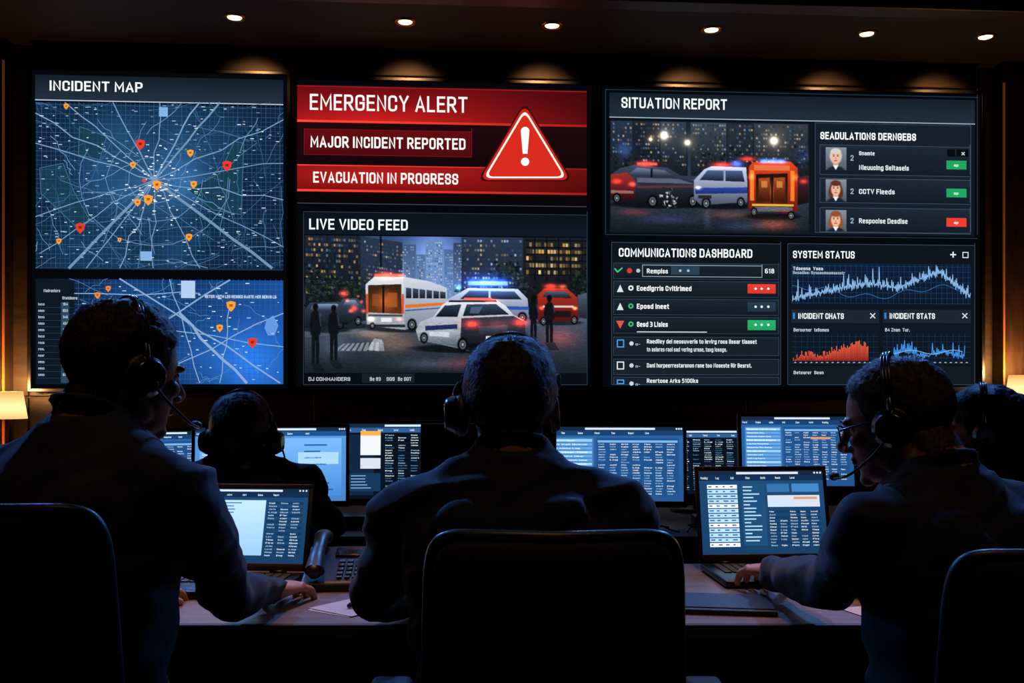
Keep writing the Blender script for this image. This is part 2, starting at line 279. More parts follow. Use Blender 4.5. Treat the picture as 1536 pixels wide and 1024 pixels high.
# raster painter (turned into a fine vertex-coloured grid on the display face)
class Ras:
    def __init__(s,x0,y0,x1,y1,st=1.0):
        s.b=(x0,y0,x1,y1); s.nx=int((x1-x0)/st)+1; s.ny=int((y1-y0)/st)+1
        s.X,s.Y=np.meshgrid(np.linspace(x0,x1,s.nx),np.linspace(y0,y1,s.ny)); s.I=np.zeros((s.ny,s.nx,3))
    def c(s,h): h=h.lstrip('#'); return np.array([int(h[i:i+2],16)/255 for i in (0,2,4)])
    def mix(s,m,c,a=1):
        m=(m*a)[...,None]; s.I=s.I*(1-m)+s.c(c)*m
    def vgrad(s,y0,c0,y1,c1,m=None):
        t=np.clip((s.Y-y0)/(y1-y0),0,1)[...,None]; g=s.c(c0)*(1-t)+s.c(c1)*t
        mm=((s.Y>=y0)&(s.Y<=y1)).astype(float) if m is None else m; s.I=s.I*(1-mm[...,None])+g*mm[...,None]
    def win(s,x0,y0,x1,y1):
        b=s.b; sx=(s.nx-1)/(b[2]-b[0]); sy=(s.ny-1)/(b[3]-b[1])
        i0=max(0,int((x0-b[0])*sx)-2); i1=min(s.nx,int((x1-b[0])*sx)+4); j0=max(0,int((y0-b[1])*sy)-2); j1=min(s.ny,int((y1-b[1])*sy)+4)
        return slice(j0,max(j0,j1)),slice(i0,max(i0,i1))
    def rect(s,x0,y0,x1,y1,c,a=1):
        w=s.win(x0,y0,x1,y1); X=s.X[w];Y=s.Y[w]; m=(np.clip(X-x0+.5,0,1)*np.clip(x1-X+.5,0,1)*np.clip(Y-y0+.5,0,1)*np.clip(y1-Y+.5,0,1)*a)[...,None]
        s.I[w]=s.I[w]*(1-m)+s.c(c)*m
    def pm(s,p):
        o=np.zeros(s.X.shape); w=s.win(min(q[0] for q in p),min(q[1] for q in p),max(q[0] for q in p),max(q[1] for q in p)); XX=s.X[w];YY=s.Y[w]
        for ox,oy in ((-.25,-.25),(.25,-.25),(-.25,.25),(.25,.25)):
            X=XX+ox;Y=YY+oy; ins=np.zeros(X.shape,bool); n=len(p)
            for i in range(n):
                xa,ya=p[i];xb,yb=p[(i+1)%n]
                if ya==yb: continue
                ins^=((ya>Y)!=(yb>Y))&(X<(xb-xa)*(Y-ya)/(yb-ya)+xa)
            o[w]+=ins*.25
        return o
    def poly(s,p,c,a=1): s.mix(s.pm(p),c,a)
    def pg(s,p,c0,c1,y0=None,y1=None):
        ys=[q[1] for q in p]; s.vgrad(min(ys) if y0 is None else y0,c0,max(ys) if y1 is None else y1,c1,s.pm(p))
    def ell(s,x,y,rx,ry,c,a=1,soft=.15):
        w=s.win(x-rx*1.3,y-ry*1.3,x+rx*1.3,y+ry*1.3)
        d=np.sqrt(((s.X[w]-x)/rx)**2+((s.Y[w]-y)/ry)**2); m=(np.clip((1+soft-d)/(2*soft),0,1)*a)[...,None]; s.I[w]=s.I[w]*(1-m)+s.c(c)*m
    def glow(s,x,y,r,c,k=1,ry=None):
        d=((s.X-x)/r)**2+((s.Y-y)/(ry or r))**2; s.I=s.I+np.exp(-d*1.6)[...,None]*s.c(c)*k
    def noise(s,a): s.I=s.I+rng.normal(0,a,(s.ny,s.nx))[...,None]
    def streak(s,a,y0):
        n=rng.normal(0,1,(s.ny,s.nx))
        for _ in range(5): n=(np.roll(n,1,1)+n+np.roll(n,-1,1))/3
        n=n/n.std(); s.I=s.I*(1+(np.clip(n,-2,2)*a*(s.Y>y0))[...,None])
    def obj(s,name,parent,mp,mat,L=2):
        x0,y0,x1,y1=s.b; u0,v0=mp(x0,y0);u1,_=mp(x1,y0);_,v1=mp(x0,y1)
        uu=np.linspace(u0,u1,s.nx);vv=np.linspace(v0,v1,s.ny); A,B=np.meshgrid(uu,vv)
        V=np.stack([A.ravel(),np.full(A.size,-.0007*L),B.ravel()],1)
        i=np.arange(s.nx*s.ny).reshape(s.ny,s.nx); q=np.stack([i[:-1,:-1],i[1:,:-1],i[1:,1:],i[:-1,1:]],-1).reshape(-1,4)
        return mkobj(name,V,q,[mat],None,parent,None,False,lin(np.clip(s.I,0,1)).reshape(-1,3))
# ---------------------------------------------------------------- room
WM=Matrix.Translation((0,D0,0))@Matrix.Rotation(TH,4,'Z')
def wmap(x,y):
    a=(x-768)/F; t=D0/(1-K*a); return (a*t/math.cos(TH),CAMZ+(580-y)/F*t)
def wscl(x): return D0/(1-K*(x-768)/F)/F
HC=3.07
mb=MB(); mb.box((0,.16,HC/2),(7.0,.12,HC),0)
zs=[0,.62,1.165,2.945,HC]; us=[-3.4,-2.62,-1.95,-1.1,-.3,.55,1.35,2.1,2.72,3.4]
for i in range(len(us)-1):
    for j in range(len(zs)-1):
        mb.box(((us[i]+us[i+1])/2,.095,(zs[j]+zs[j+1])/2),(us[i+1]-us[i]-.008,.03,zs[j+1]-zs[j]-.008),0,.004)
mb.obj('wall_back',[M_wall],M=WM,smooth=False)
for s_,nm in ((-1,'wall_left'),(1,'wall_right')):
    mb=MB(); mb.box((s_*3.46,-3.65,HC/2),(.12,7.5,HC),0)
    for j in range(5): mb.box((s_*3.39,-.7-j*1.45,1.5),(.03,1.42,2.9),0,.004)
    mb.obj(nm,[M_wall],M=WM,smooth=False)
mb=MB(); mb.box((0,-7.46,HC/2),(7.0,.12,HC),0); mb.obj('wall_front',[M_wall],M=WM,smooth=False)
mb=MB(); mb.box((0,-3.65,-.05),(7.0,7.5,.1),0); mb.obj('floor',[M_floor],M=WM,smooth=False)
mb=MB(); mb.box((0,-3.65,HC+.05),(7.0,7.5,.1),0); mb.obj('ceiling',[M_ceil],M=WM,smooth=False)
mb=MB(); mb.box((0,-.86,HC-.03),(6.8,.12,.06),0,.006); mb.obj('trim_1',[M_wood],M=WM,smooth=False)
mb=MB(); mb.box((0,.07,.06),(6.8,.03,.12),0,.004); mb.obj('baseboard_back',[M_edge],M=WM,smooth=False)
for k,(u0,u1) in enumerate(((-3.0,-2.70),(2.80,3.1))):
    mb=MB(); mb.box(((u0+u1)/2,.03,HC/2),(u1-u0,.12,HC-.002),0,.006)
    ue=-2.705 if k==0 else 2.805
    mb.box((ue,-.032,1.85),(.010,.008,2.2),1)
    mb.obj('pilaster',[M_wood,M_led],M=WM,smooth=False)
for px in (352,608,828,1067,1300,1478):
    a=(px-768)/F; t=5.08/(1-K*a); X=a*t
    mb=MB(); ring=[]
    for r,z in ((.056,0),(.054,-.008),(.044,-.008),(.034,.0),(.032,.004)): ring.append([Vector((r*math.cos(2*math.pi*j/32),r*math.sin(2*math.pi*j/32),z)) for j in range(32)])
    mb.loft(ring,0,cap=False)
    mb.cyl((0,0,-.005),(0,0,-.0015),.034,m=1,n=32)
    o=mb.obj('ceiling_downlight',[M_brass,M_bulb],M=Matrix.Translation((X,t,HC-.0005)))
    l=bpy.data.lights.new('downlight_beam','SPOT'); l.energy=15; l.color=(1,.46,.16); l.spot_size=math.radians(54); l.spot_blend=.8; l.shadow_soft_size=.03
    lo=bpy.data.objects.new('beam',l); sc.collection.objects.link(lo); lo.parent=o; lo.location=(0,0,-.04); lo.rotation_euler=(math.radians(64),0,TH)
# ---------------------------------------------------------------- video wall
def pin(c,x,y,r,col,L=6):
    c.poly([(x-r,y-r*.8),(x,y-r*1.1),(x+r,y-r*.8),(x+r*.85,y+r*.3),(x,y+r*1.25),(x-r*.85,y+r*.3)],hx(col),L)
    c.poly([(x-r*.4,y-r*.4),(x+r*.4,y-r*.4),(x+r*.3,y+r*.15),(x-r*.3,y+r*.15)],U(hx(col),.35),L+1)
def clip_in(p,b): return (min(max(p[0],b[0]),b[2]),min(max(p[1],b[1]),b[3]))
def panel(x0,y0,x1,y1):
    e=empty('video_wall_display',WM); u0,v0=wmap(x0,y0);u1,_=wmap(x1,y0);_,v1=wmap(x0,y1)
    mb=MB(); w=.022; 
    mb.box(((u0+u1)/2,.036,(v0+v1)/2),(u1-u0,.068,v0-v1),0,.006)
    for a in (u0+w/2,u1-w/2): mb.box((a,.0,(v0+v1)/2),(w,.03,v0-v1),0,.004)
    for b in (v0-w/2,v1+w/2): mb.box(((u0+u1)/2,.0,b),(u1-u0,.03,w),0,.004)
    mb.obj('frame',[M_frame],parent=e,smooth=False)
    return e
# --- panel 1 : maps
e1=panel(42,99,437,588); c=Canvas(wmap,wscl)
c.rect(48,105,432,582,hx('#04070b'),1)
c.rect(53,112,425,150,hx('#121c27'),2,hx('#1f2c3a')); c.rect(53,149,425,150.6,hx('#a9bccb'),3)
c.txt('INCIDENT MAP',75,136,15,136,hx('#eef3f7'),5,.012)
R=Ras(54,153,425,403,3.0); R.I[:]=R.c('#123050')
for _ in range(45):
    R.glow(random.uniform(54,425),random.uniform(153,403),random.uniform(15,60),random.choice(['#1c4564','#0e2f40','#25507a','#0c1a2a']),random.uniform(.1,.32))
R.I*=.68; R.glow(232,270,90,'#3f6c94',.36); R.glow(330,200,50,'#2a5575',.16); R.glow(120,380,60,'#2a5f90',.2)
R.obj('map_backdrop',e1,wmap,M_scr,2)
B=(54,154,425,402)
for x in range(56,425,7):
    c.line([(x,154),(x,402)],.5,hx('#284a6a' if x%3 else '#365f86'),3)
for y in range(156,402,7): c.rect(54,y,425,y+.5,hx('#284a6a' if y%2 else '#365f86'),3)
for pts in ([(60,252),(95,245),(110,285),(135,330),(120,345),(85,312),(62,290)],[(282,285),(320,315),(362,322),(366,215),(352,212),(330,260)],[(120,190),(160,205),(150,240),(118,232)]):
    c.poly(pts,hx('#15384a'),3); c.line(pts+[pts[0]],1,hx('#3a6c7c'),4)
hub=(232,270)
def road(a,b,w,col,L=4,j=5,n=6,B=B):
    P=[]
    for i in range(n+1):
        t=i/n; k=0 if i in(0,n) else 1
        P.append(clip_in((a[0]+(b[0]-a[0])*t+k*random.uniform(-j,j),a[1]+(b[1]-a[1])*t+k*random.uniform(-j,j)),B))
    c.line(P,w,hx(col),L)
for b,w in (((104,402),4.5),((330,154),3),((408,402),4.5),((425,180),1.6),((54,215),1.6),((54,325),1.4),((170,154),1.6),((240,154),1.4),((300,154),2.4),((425,300),1.4),((180,402),1.6),((230,402),1.3),((300,402),1.4),((54,170),1.8),((425,245),1.2),((98,154),1.6),((425,370),1.2),((60,380),1.3),((130,402),1.5)):
    road(hub,b,w*.9,'#7495b8' if w<3 else '#6a88a6',5,4 if w<3 else 1)
for _ in range(120):
    a=(random.uniform(54,425),random.uniform(154,402)); an=random.uniform(0,6.28); l=random.uniform(20,110)
    road(a,clip_in((a[0]+l*math.cos(an),a[1]+l*math.sin(an)),B),random.choice([.5,.7,1.0]),random.choice(['#446c92','#3b6086','#6488ac','#345f8a','#2c5074']),4,3,5)
for rr in (34,62,98):
    P=[clip_in((hub[0]+rr*1.15*math.cos(t/24*6.283)+random.uniform(-2,2),hub[1]+rr*math.sin(t/24*6.283)+random.uniform(-2,2)),B) for t in range(random.randint(14,19))]
    c.line(P,1,hx('#5d84ae'),4)
for _ in range(360):
    x,y=random.uniform(57,418),random.uniform(157,399); w=random.uniform(2,6)
    c.rect(x,y,x+w,y+random.choice([.9,1.1,1.3]),hx(random.choice(['#cfdde8','#9fb8cc','#7c98b8','#6b8ab0'])),6)
for _ in range(60):
    x=hub[0]+random.gauss(0,28);y=hub[1]+random.gauss(0,28); c.rect(x,y,x+random.uniform(1.5,5),y+1.4,hx('#eef5fa'),6)
c.rect(239,161,252,175,hx('#7aa8d8'),6); c.rect(211,377,228,391,hx('#7aa8d8'),6)
for x,y in ((211,217),(341,249),(121,342)): pin(c,x,y,7,'#d8382e',7)
for x,y,r in ((236,278,6.5),(286,230,5),(291,277,5),(223,300,7),(207,304,5),(284,356,5),(89,362,4),(200,248,4.5),(100,160,4),(180,360,3)): pin(c,x,y,r,'#f0962e',8)
c.disc(217,271,3,hx('#d84040'),8)
c.rect(54,404,425,416,hx('#030508'),4)
B2=(54,418,425,574)
R=Ras(54,418,425,576,3.0); t=np.clip((R.X-54)/371,0,1)[...,None]; R.I=R.c('#0a1726')*(1-t)+R.c('#184a90')*t
R.glow(370,540,70,'#2568c0',.5); R.glow(190,450,60,'#1a4a86',.3); R.glow(290,530,50,'#143a70',.3)
R.obj('lower_map_backdrop',e1,wmap,M_scr,2)
for x in range(118,425,8): c.line([(x,419),(x,574)],.5,hx('#2b5a94'),3)
for y in range(424,574,8): c.rect(112,y,425,y+.5,hx('#2b5a94'),3)
for a,b,w in (((112,560),(345,420),2.2),((180,418),(420,574),2.2),((205,574),(425,470),1.5),((255,419),(300,574),1.4),((112,470),(425,520),1.3),((270,470),(370,574),4),((345,459),(330,574),1.3),((112,440),(300,440),1.4)):
    road(a,b,w,'#7f9fc6',5,3,6,B2)
for _ in range(40):
    a=(random.uniform(114,420),random.uniform(420,572)); an=random.uniform(0,6.28); l=random.uniform(20,80); road(a,clip_in((a[0]+l*math.cos(an),a[1]+l*math.sin(an)),B2),.7,'#4f7fb8',4,3,5,B2)
for _ in range(100):
    x,y=random.uniform(115,418),random.uniform(422,570); c.rect(x,y,x+random.uniform(2,6),y+1.2,hx(random.choice(['#cfe0f4','#9fbfe4'])),6)
c.poly([(400,480),(410,473),(418,488),(412,503),(402,503),(397,492)],hx('#5d8fd4'),5)
c.rect(272,421,293,447,hx('#a8c0e0'),6)
c.rect(56,420,112,574,hx('#0c1622'),4); c.rect(92,453,104,574,hx('#2a4258'),5); c.txt('Nadrunters',66,438,4.5,24,hx('#b8c8d8'),6,.01); c.txt('Statdeere',94,449,4.5,22,hx('#b8c8d8'),6,.01)
for i in range(12):
    y=458+i*9.6; c.txt(random.choice(['nesr','res.','tad.','lsco','reus','omes']),58,y,4,9,hx('#a8bccc'),6,.01); c.txt('%d%d:%d'%(random.randint(1,9),random.randint(0,9),random.randint(0,9)),95,y,4,7,hx('#c4d4e0'),7,.01); c.rect(56,y+3,112,y+3.5,hx('#274058'),6)
c.txt('RETER MOTH LES RESSED RASTE MER GERNS LE',308,447,4.5,105,hx('#cfe0f4'),7,.02)
for x,y,r,q in ((347,459,7,'#f0962e'),(379,514,7,'#d8382e'),(330,492,5,'#f0962e'),(147,443,4.5,'#e08038'),(163,433,4,'#e08038')): pin(c,x,y,r,q,8)
c.obj('graphics',e1,M_scr)
# --- panel 2 : alert + live feed
e2=panel(438,113,892,585); c=Canvas(wmap,wscl)
c.rect(443,119,886,579,hx('#04060a'),1)
c.rect(446,126,880,303,hx('#16070b'),2,hx('#0c0508'))
R=Ras(446,128,880,183,2.5); R.vgrad(128,'#640a10',183,'#8e1416'); R.glow(560,180,150,'#c02018',.25,30); R.I*=(1-.38*np.clip((R.X-700)/180,0,1))[...,None]; R.obj('alert_header',e2,wmap,M_scr,3)
R=Ras(446,247,880,287,2.5); R.vgrad(247,'#8a1414',287,'#6c0d0e'); R.glow(560,265,150,'#c02018',.22,20); R.I*=(1-.30*np.clip((R.X-700)/180,0,1))[...,None]; R.obj('alert_footer',e2,wmap,M_scr,3)
for y in (179.5,283.5): c.rect(446,y,880,y+3.2,hx('#ff4430'),4,hx('#9c1814'),horiz=True)
c.rect(446,246.5,880,248,hx('#ff4430'),4,hx('#9c1814'),horiz=True)
c.rect(446,128,880,129.6,hx('#8c1a1a'),4)
c.txt('EMERGENCY ALERT',465,165,24,236,hx('#f4e9e6'),6,.0)
c.rect(446,184,880,246,hx('#1b070b'),3,hx('#120508'))
c.rect(456,193,708,232,hx('#5c0b10'),4,hx('#470a0e')); c.frame(456,193,708,232,hx('#7a1418'),.8,5)
c.txt('MAJOR INCIDENT REPORTED',466,221,17,232,hx('#f6ecea'),6,.02)
c.txt('EVACUATION IN PROGRESS',470,274,16.5,217,hx('#f6ecea'),6,.02)
c.rect(446,288,880,303,hx('#0a0507'),3); c.rect(446,304,880,305,hx('#3a4450'),3)
def rtri(r,inset):
    A=[(787,160),(722,269),(853,269)]; cx,cy=787.5,236; P=[]
    A=[(cx+(x-cx)*inset,cy+(y-cy)*inset) for x,y in A]
    for i in range(3):
        p=A[i];a=A[i-1];b=A[(i+1)%3]
        da=math.hypot(a[0]-p[0],a[1]-p[1]);db=math.hypot(b[0]-p[0],b[1]-p[1])
        s0=(p[0]+(a[0]-p[0])*r/da,p[1]+(a[1]-p[1])*r/da); s1=(p[0]+(b[0]-p[0])*r/db,p[1]+(b[1]-p[1])*r/db)
        for k in range(7):
            t=k/6; P.append(((1-t)**2*s0[0]+2*t*(1-t)*p[0]+t*t*s1[0],(1-t)**2*s0[1]+2*t*(1-t)*p[1]+t*t*s1[1]))
    return P
c.poly(rtri(16,1.10),hx('#3c0708'),6); c.poly(rtri(15,1.04),hx('#b8261c'),7); c.poly(rtri(13,.955),hx('#f7ece4'),8); c.poly(rtri(11,.885),hx('#c8281c'),9)
c.poly([(781,196),(794,196),(791,231),(784,231)],hx('#fff4ec'),10); c.disc(787.5,243,6.2,hx('#fff4ec'),10,20); c.disc(787.5,197,6.3,hx('#fff4ec'),10,16)
c.rect(456,318,880,351,hx('#0a1019'),2,hx('#0e1622')); c.frame(455,317,881,577,hx('#2c3a48'),.8,3)
c.txt('LIVE VIDEO FEED',464,344,16,147,hx('#eef3f7'),5,.012)
c.rect(457,559,880,575,hx('#070b12'),4); c.rect(543,560,622,574,hx('#141c26'),5)
for x,w,t in ((463,62,'DJ COMMANDERS'),(555,16,'Be 89'),(580,12,'SGS'),(597,20,'Be SGT')): c.txt(t,x,571,5.5,w,hx('#b4c2cc'),6,.01)
c.obj('graphics',e2,M_scr)
R=Ras(457,353,880,559,.75)
R.vgrad(353,'#2c4570',470,'#8aa4d0'); R.glow(648,395,45,'#9fb8ff',.45,80)
def windows(x0,x1,y0,y1,dx,dy,cols,p,w=.6,h=.5,sk=0):
    y=y0
    while y<y1:
        x=x0; lit=random.random()
        while x<x1:
            if random.random()<p*(.5+lit):
                yy=y+(x-x0)*sk; R.rect(x,yy,x+dx*w,yy+dy*h,random.choice(cols),random.uniform(.3,.95))
            x+=dx
        y+=dy
for x0,x1,y0,q in ((600,622,365,'#3a5278'),(622,640,380,'#4c6690'),(636,664,358,'#5f7fb0'),(664,680,372,'#466490'),(678,700,362,'#2a3c58')):
    R.pg([(x0,y0),(x1,y0),(x1,470),(x0,470)],q,'#6f8ec0'); windows(x0+2,x1-2,y0+3,440,3,4,['#c8d4e8','#e8c890','#9fb8dc','#2a4060'],.5)
R.pg([(457,353),(545,353),(545,470),(457,470)],'#1a2230','#10151d'); R.pg([(540,353),(602,362),(602,465),(540,470)],'#243248','#1a2434')
for x in range(457,545,11): R.rect(x,353,x+1.2,440,'#0b0f16',.7)
windows(459,540,356,440,3.7,8,['#d8a458','#a88450','#56688a','#34445c','#222e40'],.6,.75,.5,.03); windows(545,600,360,440,3.2,6,['#c8a46c','#8fa4c8','#33445c','#2a3a52'],.6,.7,.5,.15)
R.pg([(690,353),(785,353),(785,460),(690,450)],'#26344a','#151c26'); R.pg([(783,353),(880,353),(880,470),(783,460)],'#1b1e22','#101316')
windows(694,782,357,430,4,7,['#9fb4d0','#5c7496','#c8a468','#2c3a50','#2c3a50'],.55,.7,.5)
windows(788,872,360,412,4.6,10.5,['#f4c878','#e0ac58','#a07c40','#f8dc9c','#50402c'],.9,.8,.6,.02)
for y in np.arange(357,415,10.5): R.rect(786,y-1,880,y+1.2,'#0c0e12')
for x in range(800,880,18): R.rect(x,353,x+2,418,'#0c0e12')
R.rect(568,353,571,400,'#0c1018')
for cx,cy,rr in ((468,420,26),(500,430,20),(485,440,24),(763,405,22),(778,430,20),(872,420,18),(845,436,16),(535,438,14),(700,440,12),(745,436,12)):
    for _ in range(90): R.ell(cx+random.gauss(0,rr*.5),cy+random.gauss(0,rr*.42),random.uniform(1,4),random.uniform(.8,3),random.choice(['#0a1012','#101a18','#0c1216','#18241f','#26342c']),.8)
R.vgrad(466,'#465264',559,'#161b24'); R.rect(457,462,880,470,'#1a222e')
R.poly([(457,492),(600,478),(880,476),(880,484),(640,490),(457,506)],'#56627a',.35)
for (x,y,r,ry,q,k) in ((590,515,40,16,'#c86a30',.3),(720,545,60,12,'#ff4030',.28),(560,500,40,8,'#ffb060',.3),(740,500,60,20,'#4060ff',.22),(840,505,30,18,'#ff3020',.3),(500,520,30,20,'#607498',.22),(640,545,60,10,'#8090a8',.2),(670,495,12,40,'#5070c0',.18)): R.glow(x,y,r,q,k,ry)
for i in range(9): R.poly([(514+i*7,515-i*.4),(517.5+i*7,515-i*.4),(506+i*8.6,526),(500+i*8.6,526)],'#a8b0ba',.6)
R.poly([(560,507),(572,509),(568,526),(549,524)],'#c8ccd2',.55)
def wheel(x,y,rx,ry): R.ell(x,y,rx,ry,'#07080a'); R.ell(x,y,rx*.6,ry*.62,'#6a717c',.9); R.ell(x,y,rx*.42,ry*.45,'#23272e',.8); R.ell(x,y,rx*.18,ry*.2,'#9aa2ae')
for x0,x1,y0,q in ((457,522,452,'#2c3c50'),(505,548,446,'#3a4656')):
    R.ell((x0+x1)/2,y0+42,(x1-x0)*.55,5,'#0a0c10',.7)
    R.pg([(x0,y0+14),(x0+8,y0+2),(x1-14,y0),(x1,y0+16),(x1,y0+34),(x0,y0+40)],q,'#11161e'); R.pg([(x0+8,y0+12),(x0+13,y0+4),(x1-17,y0+3),(x1-8,y0+13)],'#8098b4','#26344a')
    wheel(x1-12,y0+35,5,7); R.glow(x0+20,y0+20,4,'#ff5040',.9,3); R.glow(x1-4,y0+20,4,'#ff4030',.9,3)
for x,y,r in ((515,440,7),(530,462,6),(520,450,3),(541,452,3),(536,444,2)): R.glow(x,y,r,'#ff3020',.9); 
R.ell(610,492,66,6,'#0a0c10',.7)
R.pg([(547,426),(560,414),(604,414),(606,494),(549,488)],'#d4d7dc','#8a8f98'); R.pg([(604,414),(640,420),(668,430),(670,474),(606,494)],'#c6cdd8','#737c8c')
R.pg([(551,427),(600,425),(601,470),(551,468)],'#2c1c14','#5a2c14'); R.glow(575,450,17,'#e87428',.5); R.rect(572,428,575,469,'#120c0a'); R.rect(557,440,569,458,'#8c4a20',.7); R.rect(580,438,594,460,'#a85a26',.7)
for i in range(6): R.pg([(607+i*10.2,430+i*1.1),(615.5+i*10.2,431.2+i*1.1),(615.5+i*10.2,446),(607+i*10.2,446.5)],'#3a4c62','#10161e')
R.poly([(606,456),(669,452),(669,456),(606,461)],'#d06820'); R.poly([(606,464),(669,459),(669,460.5),(606,466)],'#2c4a90'); R.rect(551,471,602,474,'#3c4048'); R.rect(570,476,586,482,'#d8dce2'); R.rect(549,486,606,490,'#202328')
R.rect(548,440,551,470,'#d04020'); R.rect(601,440,604,470,'#d04020'); wheel(616,486,7,9); wheel(655,477,5,7); wheel(557,488,4,5)
R.rect(560,410,602,414,'#ff5a48'); R.glow(578,412,16,'#ff2a1a',1.3,6); R.glow(600,412,6,'#ff5a3a',.8,4); R.glow(555,478,6,'#ffe0a0',.8,4); R.glow(597,478,5,'#ff5030',.8,3)
R.pg([(668,448),(688,437),(700,430),(775,431),(790,446),(792,474),(690,476),(668,462)],'#c8d2e4','#5c6880'); R.pg([(688,447),(702,434),(770,435),(781,447)],'#4a607c','#121a24'); R.rect(731,433,734,448,'#b8c4d8'); R.poly([(668,456),(792,458),(792,463),(668,461)],'#2c4aa0')
wheel(782,474,7,8)
for x in (706,722,738,752): R.glow(x,422,9,'#2050ff',1.2,6)
R.rect(700,420,760,426,'#9fc4ff',.8); R.glow(728,424,44,'#2050ff',.6,20); R.glow(686,430,5,'#40a0ff',.9); R.glow(728,421,20,'#80b0ff',.4,5)
R.ell(838,482,36,4,'#0a0c10',.7)
R.pg([(805,440),(815,430),(850,430),(866,444),(868,478),(806,482)],'#b03024','#46100c'); R.pg([(812,443),(819,434),(848,434),(858,445)],'#4a5a6c','#141a22'); R.rect(813,456,860,459,'#d8c0b0'); R.rect(818,464,856,474,'#1c1414'); wheel(814,480,5,7); wheel(861,478,5,7)
R.glow(825,427,11,'#ff2a1a',1.4,5); R.glow(843,427,7,'#ff5030',.9,4); R.glow(862,460,4,'#ffd090',1,3); R.glow(811,460,4,'#ff6040',1,3); R.pg([(866,440),(880,436),(880,476),(868,474)],'#46566c','#1a202a')
R.ell(705,522,88,7,'#07090c',.8)
R.pg([(622,494),(628,482),(648,474),(662,455),(672,449),(742,448),(756,456),(768,470),(786,480),(788,506),(776,514),(704,526),(650,514),(626,510)],'#dde2ea','#59606e')
R.pg([(690,476),(768,472),(786,481),(788,506),(776,514),(704,526),(688,520)],'#2c3444','#0e1118'); R.pg([(622,494),(660,490),(688,496),(688,520),(650,514),(626,508)],'#b0b8c6','#4a515e')
R.pg([(651,474),(665,457),(690,455),(684,474)],'#2a3a50','#0e141c'); R.pg([(692,473),(698,455),(742,454),(762,470)],'#33465e','#10161e'); R.poly([(702,469),(705,459),(722,458.5),(716,469)],'#5a7490',.6)
R.poly([(672,449),(742,448),(744,451),(670,452)],'#1a2028'); R.poly([(636,488),(684,485),(684,492),(636,495)],'#1c2a50'); R.poly([(642,497),(672,497),(672,505),(642,503)],'#d8dce4',.6)
R.pg([(716,488),(760,486),(760,500),(716,502)],'#3c4454','#20252e'); R.rect(727,503,749,509,'#e4e8ee'); R.rect(729,504.5,747,507.5,'#283a6c',.6); R.poly([(700,515),(786,503),(787,508),(702,521)],'#0a0c10')
wheel(692,516,8,11); wheel(634,506,6,8.5); wheel(779,509,5,8)
for x,y in ((706,485),(779,482)): R.rect(x-6,y-3,x+6,y+3,'#ff4030'); R.glow(x,y,15,'#ff2018',.9,8)
R.rect(694,445,736,448.5,'#ff6a50'); R.glow(735,449,12,'#ff2818',.9,4); R.glow(745,485,20,'#ff4030',.3,8)
for x,y0,y1,w in ((473,455,545,7.5),(500,457,540,7.5),(799,440,512,6.5),(823,440,512,7.5)):
    h=y1-y0; R.poly([(x-w,y1),(x+w,y1),(x+w*2,y1+12),(x,y1+12)],'#0b0d12',.5)
    R.ell(x,y0+5,4,5.2,'#0a0b0e'); R.rect(x-2,y0+8,x+2,y0+13,'#0a0b0e')
    R.poly([(x-w*.9,y0+15),(x-w*.4,y0+11),(x+w*.4,y0+11),(x+w*.9,y0+15),(x+w*1.15,y0+h*.38),(x+w*.9,y0+h*.54),(x+w*.7,y0+h*.5),(x+w*.75,y0+h*.75),(x+w*.7,y1),(x+w*.12,y1),(x+w*.05,y0+h*.62),(x-w*.05,y0+h*.62),(x-w*.12,y1),(x-w*.7,y1),(x-w*.75,y0+h*.75),(x-w*.7,y0+h*.5),(x-w*.9,y0+h*.54),(x-w*1.15,y0+h*.38)],'#0d1017')
    R.poly([(x+w*.6,y0+14),(x+w*.9,y0+15),(x+w*1.15,y0+h*.38),(x+w*.95,y0+h*.38)],'#33405a',.8)
R.streak(.06,482); R.noise(.010); R.obj('live_feed_picture',e2,wmap,M_scr,3)
# --- panel 3
e3=panel(898,124,1476,587); c=Canvas(wmap,wscl)
c.rect(904,131,1470,580,hx('#04070b'),1)
c.rect(914,139,1462,175,hx('#131d28'),2,hx('#1d2a37')); c.rect(914,175,1462,176.4,hx('#93a6b6'),3); c.frame(908,134,1466,352,hx('#27384a'),.8,3)
c.txt('SITUATION REPORT',932,162,16,161,hx('#eef3f7'),5,.012)
c.rect(914,178,1462,349,hx('#0c131c'),2); c.rect(1222,184,1456,349,hx('#141d28'),3); c.frame(1222,184,1456,349,hx('#33465a'),.8,4)
c.txt('SEADULATIONS DERNGEBS',1230,209,11,148,hx('#f0f4f8'),6,.03)
for y0,y1,t,col,by in ((217,262,'Nieuucing Seitasels','#1f9a58',241),(267,304,'CCTV Fleeds','#1f9a58',283),(311,348,'Respocise Desdise','#e03a2c',327)):
    c.rect(1229,y0,1455,y1,hx('#1a2532'),4,hx('#111a24')); c.frame(1229,y0,1455,y1,hx('#3c5064'),.7,5)
    c.rect(1419,by,1449,by+13,hx(col),6); c.txt('ap',1430,by+9,4,7,hx('#d8f0e0'),7,.01)
    c.txt(t,1288,by+14 if y0<220 else by+8,7.5,77 if y0<220 else 55 if y0<300 else 75,hx('#dbe4ec'),6,.02)
    c.txt('2',1275,by+(0 if y0<220 else 8),8,5,hx('#9fb4c4'),6,.0)
c.txt('Snamte',1288,233,6,24,hx('#dbe4ec'),6,.02); c.rect(1420,224,1432,235,hx('#060a10'),6); c.rect(1434,224,1452,235,hx('#060a10'),6); c.txt('x',1441,233,6,6,hx('#c0d0dc'),7,.01)
c.rect(917,363,1171,577,hx('#0c131b'),2); c.frame(917,363,1171,577,hx('#33465a'),.8,4)
